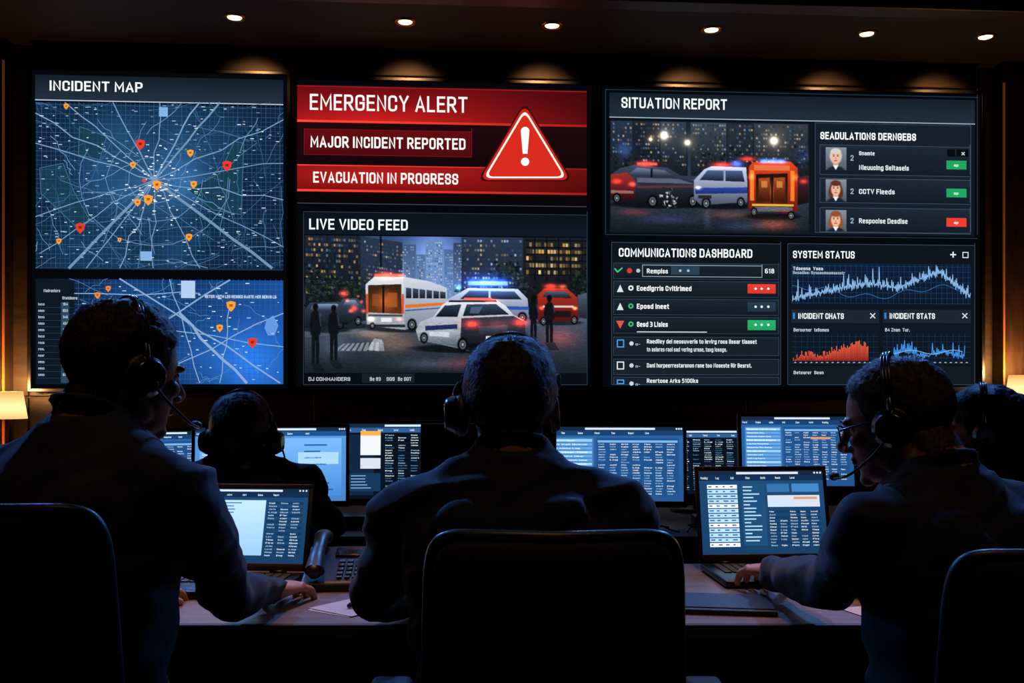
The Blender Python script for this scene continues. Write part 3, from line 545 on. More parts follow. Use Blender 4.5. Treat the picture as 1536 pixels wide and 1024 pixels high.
c.txt('COMMUNICATIONS DASHBOARD',928,385,13,204,hx('#eef3f7'),6,.02)
rows=((394,418,'Rempiss','#0c131b'),(421,445,'Eoedigrris Cvitirimed','#e03a2c'),(448,472,'Eposd Ineet','#24384c'),(475,500,'Sesd 3 Lisies','#22a864'))
for i,(y0,y1,t,q) in enumerate(rows):
    c.rect(920,y0,1168,y1,hx('#18222d'),3,hx('#10181f')); c.frame(920,y0,1168,y1,hx('#34485c'),.6,5)
    if i==0:
        c.frame(963,y0+3,1143,y1-3,hx('#8ea2b4'),.9,6); c.txt(t,970,y0+16,7,32,hx('#e4ecf2'),7,.02); c.rect(1006,y0+5,1049,y1-6,hx('#263a4e'),6)
        for x in (1020,1032): c.disc(x,y0+12,2,hx('#9db4c8'),7)
        c.txt('618',1147,y0+16,7,14,hx('#e4ecf2'),7,.02)
        c.line([(922,y0+9),(926,y0+14),(933,y0+8)],2,hx('#37c078'),7); c.disc(944,y0+12,4,hx('#c03a30'),7); c.disc(957,y0+12,3,hx('#a8b8c4'),7)
    else:
        c.txt(t,955,y0+15,7.5,(83,49,47)[i-1],hx('#eef3f7'),7,.025); c.rect(1121,y0+5,1163,y1-5,hx(q),6,U(hx(q),.8))
        for x in (1133,1142,1152): c.disc(x,y0+12,1.8,hx('#e8f0f4'),7)
        c.disc(946,y0+11,4,hx(('#d8e0e8','#30b070','#30b070')[i-1]),7); c.disc(946,y0+11,1.8,hx('#10181f'),8)
        c.poly([(930,y0+6),(935,y0+17),(925,y0+17)] if i<3 else [(924,y0+6),(936,y0+6),(930,y0+18)],hx('#c8d4de' if i<3 else '#d05040'),7)
c.rect(955,497,1060,498.2,hx('#cfdae2'),6)
for i,(y0,y1,l) in enumerate(((505,533,2),(538,562,1),(565,577,1))):
    c.rect(920,y0,1168,y1,hx('#161f29'),3); c.frame(920,y0,1168,y1,hx('#34485c'),.6,5)
    c.frame(925,y0+4,936,min(y0+16,y1-1),hx('#4a90d8' if i!=1 else '#d0d8e0'),1.6,6); c.disc(947,y0+10,3.2,hx('#b8c8d4'),6); c.txt('o-',953,y0+13,4,7,hx('#9fb4c4'),6,.01)
    c.txt(('Raedlley del neosuweris to levirg rocs lissar tlaaset','Dani hurpeerrestarsnon rane too Noseste Rir Besrst.','Resrtose Arks 5100ks')[i],970,y0+(10 if i<1 else 13 if i<2 else 9),6.3,(168,160,78)[i],hx('#e0e8ee'),7,.02)
    if l==2: c.txt('tn asisres raol sad vering ursse, taxg lossgs.',970,y0+22,6.3,122,hx('#d0dae2'),7,.02)
c.rect(1181,365,1462,577,hx('#0c131b'),2); c.frame(1181,365,1462,577,hx('#33465a'),.8,4)
c.txt('SYSTEM STATUS',1189,387,11,95,hx('#eef3f7'),6,.016); c.frame(1443,378,1452,387,hx('#cfdae2'),1.2,6); c.line([(1425,382),(1433,382)],2,hx('#cfdae2'),6); c.line([(1429,378),(1429,386)],2,hx('#cfdae2'),6)
c.rect(1186,394,1456,456,hx('#0b1d33'),3,hx('#0a1726'))
for x in range(1188,1456,8): c.line([(x,396),(x,455)],.45,hx('#1d3e60'),4)
for y in range(398,456,8): c.rect(1186,y,1456,y+.45,hx('#1d3e60'),4)
c.txt('Tdsesna  Ysea',1189,405,5,46,hx('#cfdae2'),6,.02); c.txt('Besadlee: Sysoaomsomassstr',1189,411,4.5,80,hx('#a8b8c6'),6,.015)
env=lambda x:np.interp(x,[1188,1205,1250,1300,1325,1345,1380,1410,1430,1455],[449,444,434,425,428,432,418,408,425,446])
pa=[];x=1188
while x<1455:
    e=float(env(x)); pk=e-abs(random.gauss(0,9))*(1.5 if random.random()<.2 else .6); pa+=[(x,min(454,e+random.uniform(0,7))),(x+.9,max(398,pk))]; x+=1.9
c.line(pa,.7,hx('#8fc0ee'),6)
c.line([(x,438+7*math.sin(x*.03)+4*math.sin(x*.11)) for x in range(1188,1455,4)],.8,hx('#2f66a0'),5)
for x0,x1,q in ((1187,1318,0),(1324,1456,1)):
    c.rect(x0,464,x1,484,hx('#18242f'),3); c.rect(x0+2,469,x0+5,478,hx('#2a7ac0'),5); c.txt(('INCIDENT CHATS','INCIDENT STATS')[q],x0+10,478,8.5,70,hx('#eef3f7'),6,.02)
    c.line([(x1-13,470),(x1-6,477)],1.4,hx('#cfdae2'),6); c.line([(x1-6,470),(x1-13,477)],1.4,hx('#cfdae2'),6)
    c.rect(x0,486,x1,545,hx('#0b1622'),3); c.txt(('Berourner  tellomes','B4 Znan  Tur.')[q],x0+3,497,5,(54,38)[q],hx('#b8c6d2'),6,.015)
    for x in range(x0+6,x1,9): c.line([(x,500),(x,544)],.4,hx('#1d344c'),4)
    for y in range(504,545,8): c.rect(x0,y,x1,y+.4,hx('#1d344c'),4)
    c.rect(x0,549,x1,575,hx('#10181f'),3); c.txt(('Betearer  Sesn','Bn Goerree')[q],x0+3,561,5,46,hx('#b8c6d2'),6,.02)
    for x in range(x0+4,x1-4,8): c.rect(x,543,x+3,544.2,hx('#9fb0c0'),6)
x=1189
while x<1302:
    h=np.interp(x,[1189,1205,1225,1250,1270,1285,1302],[6,13,9,18,24,31,24])+random.uniform(-6,4); c.poly([(x,541),(x+1.2,541),(x+1.2,541-h),(x,541-h)],[hx('#a01c14'),hx('#a01c14'),hx('#f06040'),hx('#f06040')],6); x+=1.8
pa=[]
x=1331
while x<1446:
    b=530+4*math.sin(x*.11); pa+=[(x,b+random.uniform(0,6)),(x+1,b-abs(random.gauss(0,8))*np.interp(x,[1331,1350,1390,1410,1446],[.3,1.6,.4,1.2,.8]))]; x+=2.2
c.line(pa,.9,hx('#3f8fe0'),6); c.line([(x,528+3*math.sin(x*.1)) for x in range(1331,1446,4)],.8,hx('#7fb4ec'),7)
c.obj('graphics',e3,M_scr)
R=Ras(916,181,1213,347,.75)
R.vgrad(181,'#1a2432',290,'#2c3d54'); R.vgrad(268,'#3a4656',347,'#12171f')
for x0,x1,y0,q in ((916,950,181,'#223044'),(950,990,186,'#171f2b'),(990,1030,181,'#2a384a'),(1035,1090,181,'#36444f'),(1090,1130,184,'#222d38'),(1130,1213,181,'#303a44')):
    R.pg([(x0,y0),(x1,y0),(x1,262),(x0,262)],q,'#141a22'); windows(x0+3,x1-3,184,246,3.6,6,['#4a6484','#7f94b0','#b89868','#26364c','#1a2430','#1a2430'],.6,.7,.5)
    R.rect(x1-1.5,y0,x1,262,'#0c1118',.8)
for cx,cy in ((925,235),(1105,235),(1060,240),(945,240),(1205,236)):
    for _ in range(50): R.ell(cx+random.gauss(0,9),cy+random.gauss(0,8),random.uniform(1,3.5),random.uniform(.8,3),random.choice(['#0c1218','#141c20','#1a2422']),.8)
for x,y,r in ((995,202,7),(1160,207,7),(1030,212,5),(975,208,3)): R.glow(x,y,r,'#fff0d0',1.3); R.glow(x,y,r*3,'#806040',.45)
R.glow(935,225,14,'#2a50a0',.5); R.glow(1205,230,14,'#3050a0',.3)
R.ell(985,306,72,6,'#07090c',.8); R.ell(1085,307,48,5,'#07090c',.8); R.ell(1158,322,42,5,'#07090c',.8)
R.pg([(916,262),(930,252),(950,247),(1000,250),(1020,262),(1044,272),(1047,300),(1020,310),(950,306),(916,300)],'#3a4058','#0a0b12'); R.pg([(916,262),(940,258),(952,270),(952,300),(916,298)],'#9a2c28','#2a0c10'); R.pg([(940,262),(955,251),(996,254),(1012,265)],'#6a7c98','#1a2230'); R.rect(975,252,978,266,'#10131c')
R.poly([(955,278),(1044,276),(1044,279),(955,282)],'#5a3034',.8); R.poly([(916,285),(950,286),(950,290),(916,290)],'#d0a8a0',.5); R.poly([(955,266),(1016,267),(1040,274),(955,273)],'#7c88a0',.5)
wheel(978,301,8,10); wheel(1038,300,7,10); wheel(925,297,6,8); R.glow(925,272,8,'#ff3020',.9,4); R.glow(948,276,6,'#ff5040',1,4); R.glow(968,245,16,'#ff2018',1.3,5); R.rect(955,243,985,247,'#ff6a50',.8)
for _ in range(26):
    x=random.gauss(1002,7);y=random.gauss(298,7); R.poly([(x,y),(x+random.uniform(2,7),y+random.uniform(-3,3)),(x+random.uniform(0,4),y+random.uniform(2,6))],random.choice(['#b0b8c4','#8c94a0','#d0d6de','#4a505a','#20242c']),.85)
R.pg([(1040,268),(1055,252),(1066,247),(1118,248),(1122,300),(1050,306),(1040,296)],'#c4d0ec','#414a60'); R.pg([(1048,268),(1060,253),(1112,253),(1116,270)],'#4a6084','#141c2a'); R.rect(1084,252,1087,270,'#8c98b4'); R.pg([(1041,280),(1121,278),(1121,287),(1042,289)],'#2c44a0','#1c2a60'); wheel(1058,303,7,9); wheel(1110,301,6,8)
R.rect(1046,291,1066,296,'#20242c'); R.glow(1082,245,17,'#ff2a18',1.2,5); R.glow(1104,243,10,'#4060ff',1.2,6); R.glow(1046,280,5,'#ffe8d0',.9,3)
R.pg([(1120,250),(1128,240),(1185,238),(1196,248),(1196,312),(1184,318),(1122,310)],'#d84020','#5a140c'); R.pg([(1133,258),(1181,256),(1181,302),(1133,301)],'#1a0f0c','#3c1a0c'); R.glow(1157,282,17,'#f06a24',.45)
R.pg([(1137,264),(1154,263),(1154,298),(1137,298)],'#a04a20','#381408'); R.pg([(1160,263),(1177,262),(1177,299),(1160,298)],'#a04a20','#381408'); R.rect(1141,268,1150,278,'#ffb060',.5); R.rect(1164,268,1173,278,'#ffb060',.5)
R.rect(1124,252,1130,298,'#ff8a30',.8); R.rect(1185,252,1191,298,'#ff8a30',.8); R.rect(1127,303,1190,306,'#d8b040'); R.rect(1130,307,1188,314,'#5a5e66'); R.rect(1156,258,1158.5,302,'#140c08'); wheel(1130,315,5,7); wheel(1186,320,6,7); R.rect(1130,244,1184,252,'#e8a060',.5); R.rect(1120,240,1122,312,'#40100a')
for x in (1145,1158,1171): R.glow(x,238,9,'#5a8aff',1.2,4)
R.glow(1120,235,13,'#ff2a18',1.1,4); R.glow(1193,262,5,'#ff5030',1); R.glow(1126,262,5,'#ff5030',.9)
R.pg([(1196,262),(1213,258),(1213,300),(1196,304)],'#4a2228','#140a0e'); R.glow(1205,268,7,'#ff3020',.8,4)
for (x,y,r,ry,q,k) in ((1160,334,35,10,'#ff5a28',.4),(1090,320,40,8,'#c85030',.25),(1000,328,50,8,'#4050a0',.25),(950,318,30,6,'#c02820',.3),(1110,337,40,8,'#5070c0',.2),(1060,325,6,20,'#8090c0',.15)): R.glow(x,y,r,q,k,ry)
R.streak(.09,306); R.noise(.010); R.obj('incident_photo',e3,wmap,M_scr,3)
for k,(y0,y1,hc,fem) in enumerate(((221,255,'#c8c4bc',0),(269,302,'#5a3020',1),(315,347,'#8a4a2c',1))):
    R=Ras(1238,y0,1269,y1,.5); R.vgrad(y0,'#7c8894',y1,'#4a545e'); cx=1253; cy=y0+14
    R.ell(cx,cy-1,9,11.5,hc); 
    if fem: R.ell(cx-7,cy+6,4,9,hc); R.ell(cx+7,cy+6,4,9,hc)
    R.rect(cx-4,cy+6,cx+4,y1,'#c8947a'); R.ell(cx,y1+3,14,9,'#1a222c'); R.poly([(cx-4,y1-7),(cx+4,y1-7),(cx,y1)],'#e8e8ea')
    R.ell(cx,cy+1,7,9.5,'#e0ae92'); R.ell(cx,cy-8,7.5,4,hc)
    for s_ in(-1,1): R.ell(cx+s_*3,cy-1,1.3,.9,'#30201a'); R.ell(cx+s_*3,cy-3,1.8,.5,'#5a4030')
    R.ell(cx,cy+6,2.6,.9,'#a84a40'); R.ell(cx,cy+3,1,1.6,'#c48a70'); R.obj('portrait_%d'%(k+1),e3,wmap,M_scr,7)
# ---------------------------------------------------------------- monitor UIs (mm units, origin top-left)
WORDS='Status Unit Report Log Dispatch Sector North Route Call Queue Alpha Medic Fire Engine Patrol Zone Grid Response Active Pending Clear Level Alert Time'.split()
def ui(style,W,H,parent,T):
    c=Canvas(lambda x,y:((x-W/2)/1000,(H/2-y)/1000),lambda x:.001)
    rr=random.Random(sum(map(ord,style))+int(W))
    pal={'blue':('#4f8ad0','#7fb0e0','#a9cdf0','#1b4a80'),'dark':('#0a1422','#14263c','#8fb0d0','#2a5688'),'mid':('#285a98','#4a80b8','#9cc4ea','#163a66'),'lap':('#1b436c','#28527c','#b8d4ec','#0f2a48')}[style.split('_')[0]]
    c.rect(0,0,W,H,hx(pal[0]),1,U(hx(pal[0]),.7)); c.rect(0,0,W,H*.055,hx('#13253c'),2); c.rect(0,H*.055,W,H*.12,hx(pal[3]),2)
    for i in range(7): c.txt(rr.choice(WORDS),4+i*W*.12,H*.10,H*.026,None,hx('#dbe8f4'),3,.0)
    c.rect(W*.30,H*.015,W*.8,H*.042,hx('#c4d4e4'),3)
    for i in range(3): c.disc(W-6-i*8,H*.028,H*.012,hx('#c8d8e8'),3)
    def table(x0,y0,x1,y1,nr,nc,colr,hd=None):
        dy=(y1-y0)/nr; dx=(x1-x0)/nc
        for i in range(nr):
            y=y0+i*dy
            if i%2==0: c.rect(W*x0,H*y,W*x1,H*(y+dy*.92),U(hx(pal[0]),.62),3)
            for k in range(nc):
                if rr.random()<.9: c.txt(rr.choice(WORDS)[:rr.randint(3,8)],W*(x0+k*dx+.006),H*(y+dy*.70),H*dy*.46,W*dx*min(.9,rr.uniform(.45,.7)),hx(rr.choice(colr)),4,.0)
        if hd: c.rect(W*x0,H*(y0-.035),W*x1,H*(y0-.006),hx(hd),4)
    if style.startswith('lap'):
        x0=W*.06
        for i in range(13):
            y=H*(.17+i*.058); c.rect(x0,y,x0+W*.24,y+H*.046,hx('#a9cdea' if i%4 else '#e2eef8'),3)
            for k in range(4): c.rect(x0+3+k*W*.058,y+H*.014,x0+3+k*W*.058+W*.04*rr.uniform(.4,1),y+H*.03,hx('#2c5f90'),4)
        if style=='lap_a': c.rect(W*.33,H*.16,W*.68,H*.9,hx('#b4d4ee'),3,hx('#8fbce4'))
        else: c.rect(W*.33,H*.16,W*.52,H*.9,hx('#1c4870'),3)
        for i in range(16): c.rect(W*.345,H*(.19+i*.043),W*(.345+rr.uniform(.05,.15)),H*(.205+i*.043),hx('#a8c8e4' if style!='lap_a' else '#3a74ac'),4)
        if style!='lap_a':
            c.rect(W*.54,H*.16,W*.72,H*.26,hx('#2d6a9e'),3); c.rect(W*.74,H*.16,W*.96,H*.26,hx('#3a7cb4'),3)
            c.rect(W*.54,H*.30,W*.96,H*.44,hx('#c4ccd8'),3); c.rect(W*.54,H*.36,W*.72,H*.44,hx('#b8cfe4'),4); c.rect(W*.75,H*.32,W*.94,H*.35,hx('#c89078'),4)
            table(.54,.48,.96,.92,12,5,['#9cc0e0','#dbe8f4'])
        else: table(.70,.18,.97,.92,18,3,['#cfe2f4','#9cc0e0'])
    elif style.startswith('blue'):
        c.rect(W*.03,H*.15,W*.97,H*.93,hx('#6fa8e4'),3,hx('#3f80c8'))
        for i in range(17):
            y=H*(.19+i*.043); c.txt(' '.join(rr.choice(WORDS) for _ in range(3)),W*.05,y+H*.016,H*.019,W*rr.uniform(.12,.3),hx('#f0f6fc'),4,.0)
            c.txt(' '.join(rr.choice(WORDS) for _ in range(2)),W*.4,y+H*.016,H*.019,W*rr.uniform(.1,.25),hx('#e0ecf8'),4,.0)
            if i%2: c.rect(W*.72,y,W*(.74+rr.uniform(.05,.18)),y+H*.02,hx('#24598f'),4)
        c.rect(W*.68,H*.34,W*.95,H*.5,hx('#9cc6ee'),4); c.rect(W*.05,H*.5,W*.36,H*.515,hx('#1d4f86'),5); c.rect(W*.4,H*.6,W*.64,H*.75,hx('#2f6cae'),5)
    elif style.startswith('mid'):
        c.rect(W*.03,H*.15,W*.36,H*.93,hx('#3a74ae'),3); c.rect(W*.38,H*.15,W*.97,H*.93,hx('#1c4a80'),2.5)
        for i in range(14): c.rect(W*.04,H*(.17+i*.053),W*.35,H*(.205+i*.053),hx('#5a94cc' if i%3 else '#8cbce8'),4); c.txt(' '.join(rr.choice(WORDS) for _ in range(3)),W*.05,H*(.197+i*.053),H*.018,W*rr.uniform(.14,.28),hx('#eaf3fb'),5,.0)
        table(.39,.22,.96,.92,20,7,['#b8d6f2','#8cb4dc','#e8f2fa'],'#6fa4d8')
        if 'alt' in style: c.rect(W*.62,H*.3,W*.8,H*.33,hx('#c89068'),6)
    else:
        c.rect(W*.03,H*.15,W*.22,H*.95,hx('#10223a'),3); 
        c.rect(W*.12,H*.16,W*.27,H*.42,hx('#d8dce0'),5); c.rect(W*.12,H*.10,W*.27,H*.16,hx('#e0a040'),5); c.rect(W*.12,H*.46,W*.27,H*.60,hx('#c4ccd6'),5)
        table(.30,.14,.97,.95,24,7,['#9cbcd8','#5a86b4','#dfe9f2','#3f6a98'])
        c.rect(W*.03,H*.66,W*.27,H*.9,hx('#143252'),4)
        for i in range(5): c.rect(W*.05,H*(.69+i*.04),W*(.05+rr.uniform(.08,.2)),H*(.70+i*.04),hx('#7fa8d0'),5)
    c.obj('screen_image',parent,M_mon,T)
def monitor(x,y,yaw,w,h,zb,style,on=True,zt=.75,tilt=4):
    e=empty('computer_monitor',Matrix.Translation((x,y,zt))@Matrix.Rotation(math.radians(yaw),4,'Z'))
    mb=MB(); z=zb-zt+h/2; T=Matrix.Translation((0,0,z))@Matrix.Rotation(math.radians(-tilt),4,'X')
    mb.box((0,.018,0),(w,.03,h),0,.006,T=T); mb.box((0,.04,0),(w*.6,.04,h*.6),0,.012,T=T)
    for s_ in(-1,1): mb.box((s_*(w/2-.006),0,0),(.012,.012,h),0,.003,T=T); 
    mb.box((0,0,h/2-.006),(w,.012,.012),0,.003,T=T); mb.box((0,0,-h/2+.010),(w,.012,.02),0,.003,T=T); mb.cyl((w*.42,-.008,-h/2+.01),(w*.42,-.006,-h/2+.01),.002,m=1,T=T)
    mb.obj('housing',[M_blk,M_metal],parent=e,ang=.6)
    mb=MB(); mb.box((0,.075,z*.5+.01),(.06,.02,z+.02),0,.006); mb.box((0,.055,z),(.07,.04,.07),0,.006)
    mb.loft([[Vector((.12*r*math.cos(2*math.pi*j/32),.05+.085*r*math.sin(2*math.pi*j/32),zz)) for j in range(32)] for r,zz in ((.97,0.0),(1,.003),(1,.008),(.95,.012),(.3,.014),(.05,.014))],0)
    mb.obj('stand',[M_dmetal],parent=e,ang=.6)
    T2=T@Matrix.Translation((0,-.0005,.005))
    W,H=(w-.024)*1000,(h-.032)*1000
    if on: ui(style,W,H,e,T2)
    else:
        mb=MB(); mb.box((0,.001,.005),(w-.024,.002,h-.032),0,T=T); mb.obj('dark_screen',[M_gloss],parent=e)
    return e
def laptop(x,y,yaw,w=.35,d=.235,h=.23,style='lap',tilt=16,zt=.75):
    e=empty('laptop',Matrix.Translation((x,y,zt))@Matrix.Rotation(math.radians(yaw),4,'Z'))
    mb=MB(); mb.box((0,-d/2,.011),(w,d,.016),0,.005,seg=3)
    for sx in(-1,1):
        for sy in(-.03,-d+.03): mb.cyl((sx*(w/2-.03),sy,0),(sx*(w/2-.03),sy,.004),.008,m=0,n=12)
    mb.box((0,-d+.05,.0193),(w*.3,.065,.001),2,.0004)
    for r in range(6):
        n=14; kw=(w-.05)/n
        for k in range(n):
            if r==5 and 4<k<9: continue
            mb.box((-w/2+.025+kw*(k+.5),-.035-r*.0185,.0205),(kw*.86,.016,.003),1,.001,seg=1)
    mb.box((0,-.035-5*.0185,.0205),(kw*3.9,.016,.003),1,.001,seg=1)
    mb.obj('base',[M_dmetal,M_key,M_blk],parent=e,ang=.6)
    T=Matrix.Translation((0,.002,.018))@Matrix.Rotation(math.radians(-tilt),4,'X')@Matrix.Translation((0,0,h/2+.004))
    mb=MB(); mb.box((0,.004,0),(w,.007,h),0,.003,T=T)
    for s_ in(-1,1): mb.box((s_*(w/2-.005),-.0005,0),(.010,.003,h),1,.001,T=T)
    mb.box((0,-.0005,h/2-.006),(w,.003,.012),1,.001,T=T); mb.box((0,-.0005,-h/2+.009),(w,.003,.018),1,.001,T=T)
    for s_ in(-1,1): mb.cyl((s_*w*.3-.02,.004,.018),(s_*w*.3+.02,.004,.018),.006,m=0,n=12)
    mb.obj('lid',[M_dmetal,M_blk],parent=e,ang=.6)
    ui(style,(w-.02)*1000,(h-.03)*1000,e,T@Matrix.Translation((0,-.0005,.003)))
    return e
# ---------------------------------------------------------------- desks
def desk(x0,x1,y0,y1,n=4):
    mb=MB(); cx=(x0+x1)/2; cy=(y0+y1)/2
    mb.box((cx,cy,.736),(x1-x0,y1-y0,.028),0,.004); mb.box((cx,y0+.004,.735),(x1-x0-.004,.012,.03),1,.003)
    for i in range(n):
        x=x0+.05+(x1-x0-.1)*i/(n-1)
        mb.box((x,cy,.361),(.04,y1-y0-.12,.722),1,.004)
    mb.box((cx,y1-.06,.46),(x1-x0-.1,.02,.5),1,.003); mb.box((cx,y1-.12,.66),(x1-x0-.2,.09,.06),2,.004)
    return mb.obj('office_desk',[M_desk,M_edge,M_dmetal],smooth=False)
desk(-1.55,1.75,1.97,2.65); desk(-1.75,2.0,3.13,3.95)
monitor(-.84,3.47,6,.54,.29,.80,'blue'); monitor(-1.30,3.58,18,.44,.27,.80,'mid')
monitor(-.36,3.56,2,.50,.30,.80,'dark'); monitor(-.08,3.36,-2,.46,.285,.81,'dark',on=False)
monitor(.345,3.40,-3,.50,.285,.81,'mid'); monitor(.72,3.72,0,.46,.27,.80,'dark_b'); monitor(.98,3.42,-4,.40,.27,.86,'mid_alt',tilt=8)
laptop(-.675,2.43,-4,.35,.235,.215,'lap_a',18); laptop(.655,2.56,4,.35,.235,.245,'lap_b',12)
def phone(x,y,yaw):
    T=Matrix.Translation((x,y,.75))@Matrix.Rotation(math.radians(yaw),4,'Z')
    e=empty('desk_phone',T); mb=MB()
    prof=[(-.1,0),(-.1,.018),(-.09,.024),(.085,.075),(.1,.07),(.1,0)]
    def ring(x): return [Vector((x,p[0],p[1])) for p in prof]
    mb.loft([ring(-.085),ring(-.08),ring(.08),ring(.085)],0)
    sl=math.atan2(.051,.175); TT=Matrix.Translation((0,-.09,.0245))@Matrix.Rotation(sl,4,'X')
    for r in range(4):
        for k in range(3): mb.box((.0+k*.02,.03+r*.021,.003),(.015,.014,.006),1,.002,T=TT,seg=1)
    for k in range(5): mb.box((.066,.02+k*.02,.003),(.014,.01,.005),1,.002,T=TT,seg=1)
    mb.box((.025,.145,.003),(.09,.045,.006),2,.003,T=TT)
    for k in range(4): mb.box((.0+k*.018,.012,.003),(.013,.008,.004),1,.001,T=TT,seg=1)
    mb.obj('body',[M_blk,M_key,M_gloss],parent=e,ang=.6)
    mb=MB(); mb.tube([(-.055,.005,.022),(-.055,.05,.034),(-.055,.10,.034),(-.055,.155,.034),(-.055,.195,.02)],[.018,.014,.012,.014,.019],0,T=TT,n=14,flat=1.3,ends=True)
    mb.obj('handset',[M_blk],parent=e)
    mb=MB(); P=[]
    for i in range(90): t=i/90; P.append((-.055-.03*math.sin(t*3.1)+.006*math.cos(i*1.5),-.10-.05*math.sin(t*3.14)+.02*t,.012+.006*math.sin(i*1.5)))
    mb.tube(P,.0018,0,n=6,sub=1); mb.obj('coiled_cord',[M_rub],parent=e)
phone(-.405,2.38,4)
def papers(x,y,yaw,n,w=.21,h=.297):
    mb=MB()
    for i in range(n): mb.box((random.uniform(-.008,.008),random.uniform(-.008,.008),.0006+i*.0009),(w,h,.0006),0,R=Matrix.Rotation(random.uniform(-.09,.09),3,'Z'))
    mb.obj('paper_sheets',[M_paper],M=Matrix.Translation((x,y,.75))@Matrix.Rotation(math.radians(yaw),4,'Z'),smooth=False)
papers(-.33,2.13,-35,3,w=.12,h=.17); papers(.78,2.06,20,2,w=.13,h=.16); papers(-.90,2.08,10,3,w=.15,h=.2)
mb=MB(); mb.box((0,0,.006),(.17,.23,.012),0,.003); mb.box((.0,0,.007),(.164,.224,.008),1); mb.tube([(-.07,-.116,.013),(-.07,.116,.013)],.0015,0,n=6,sub=1)
mb.obj('notebook',[M_cush,M_paper],M=Matrix.Translation((.44,2.13,.75))@Matrix.Rotation(math.radians(82),4,'Z'),smooth=False)
mb=MB(); mb.tube([(-.07,0,.005),(.055,0,.005)],.0045,0,n=10,sub=1); mb.cyl((.055,0,.005),(.07,0,.005),.0045,.001,m=1,n=10); mb.box((-.05,0,.0105),(.035,.004,.0015),1)
mb.obj('pen',[M_gloss,M_metal],M=Matrix.Translation((-.30,2.15,.7535))@Matrix.Rotation(math.radians(50),4,'Z'))
def keyboard(x,y,yaw):
    mb=MB(); mb.box((0,0,.009),(.43,.135,.014),0,.004)
    for r in range(5):
        for k in range(17):
            if r==4 and 4<k<10: continue
            mb.box((-.2+k*.025,.045-r*.022,.018),(.019,.017,.006),1,.002,seg=1)
    mb.box((-.025,-.043,.018),(.115,.017,.006),1,.002,seg=1)
    for s in(-1,1): mb.box((s*.18,.05,.001),(.02,.01,.002),0)
    mb.obj('keyboard',[M_blk,M_key],M=Matrix.Translation((x,y,.75))@Matrix.Rotation(math.radians(yaw),4,'Z'),ang=.6)
keyboard(.0,2.32,0)
mb=MB(); rg=[]
for s,z in ((.9,0),(1,.004),(1,.012),(.93,.022),(.75,.031),(.45,.036),(.05,.038)): rg.append([Vector((.031*s*math.cos(2*math.pi*j/28),.056*s*math.sin(2*math.pi*j/28),z)) for j in range(28)])
mb.loft(rg,0); mb.cyl((-.003,.03,.034),(.003,.03,.034),.008,m=1,n=14); mb.tube([(0,.055,.01),(.01,.12,.004),(.0,.2,.003),(.04,.3,.003)],.0018,1,n=6)
mb.obj('computer_mouse',[M_blk,M_key],M=Matrix.Translation((.31,2.30,.75)))
mb=MB()
for k in range(8):
    x0=[-.62,-.60,.12,.13,.60,.52,.84,.83][k]; P=[(x0,3.30,.7545)]
    for i in range(5): P.append((P[-1][0]+random.uniform(-.03,.03),P[-1][1]-random.uniform(.012,.03),.7545+random.uniform(0,.015)))
    P[-1]=(P[-1][0],P[-1][1],.7545); mb.tube(P,.0028,0,n=7,sub=6)
mb.obj('computer_cables',[M_rub])
for x,y in ((.66,3.33),(-.52,3.33)):
    mb=MB(); mb.box((0,0,.022),(.11,.08,.040),0,.006); mb.box((0,-.041,.022),(.09,.002,.012),1)
    for k in range(4): mb.cyl((-.045+k*.03,0,0),(-.045+k*.03,0,.003),.006,m=0,n=8)
    mb.obj('docking_station',[M_blk,M_gloss],M=Matrix.Translation((x,y,.75)),ang=.6)
def lamp(x,y,zc):
    e=empty('floor_lamp',Matrix.Translation((x,y,0))); mb=MB()
    mb.loft([[Vector((r*math.cos(2*math.pi*j/32),r*math.sin(2*math.pi*j/32),z)) for j in range(32)] for r,z in ((.12,0),(.125,.006),(.12,.016),(.04,.022),(.012,.03),(.008,.04),(.008,zc-.05),(.014,zc-.045),(.014,zc-.02))],0)
    mb.obj('stem',[M_brass],parent=e)
    mb=MB(); q=[]
    for r,z in ((.082,-.07),(.06,.07),(.057,.07),(.079,-.07)): q.append([Vector((r*math.cos(2*math.pi*j/40),r*math.sin(2*math.pi*j/40),zc+z)) for j in range(40)])
    mb.loft(q,0,cap=False); mb.obj('shade',[shademat('lamp_shade_fabric',zc)],parent=e)
    mb=MB(); mb.ell((0,0,zc),(.022,.022,.03),0); mb.obj('bulb',[M_bulb],parent=e)
    l=bpy.data.lights.new('lamp_glow','POINT'); l.energy=16; l.color=(1,.46,.14); l.shadow_soft_size=.03
    lo=bpy.data.objects.new('lamp_glow',l); sc.collection.objects.link(lo); lo.parent=e; lo.location=(0,0,zc+.08)
lamp(-2.60,5.16,1.125); lamp(2.81,5.50,1.215)
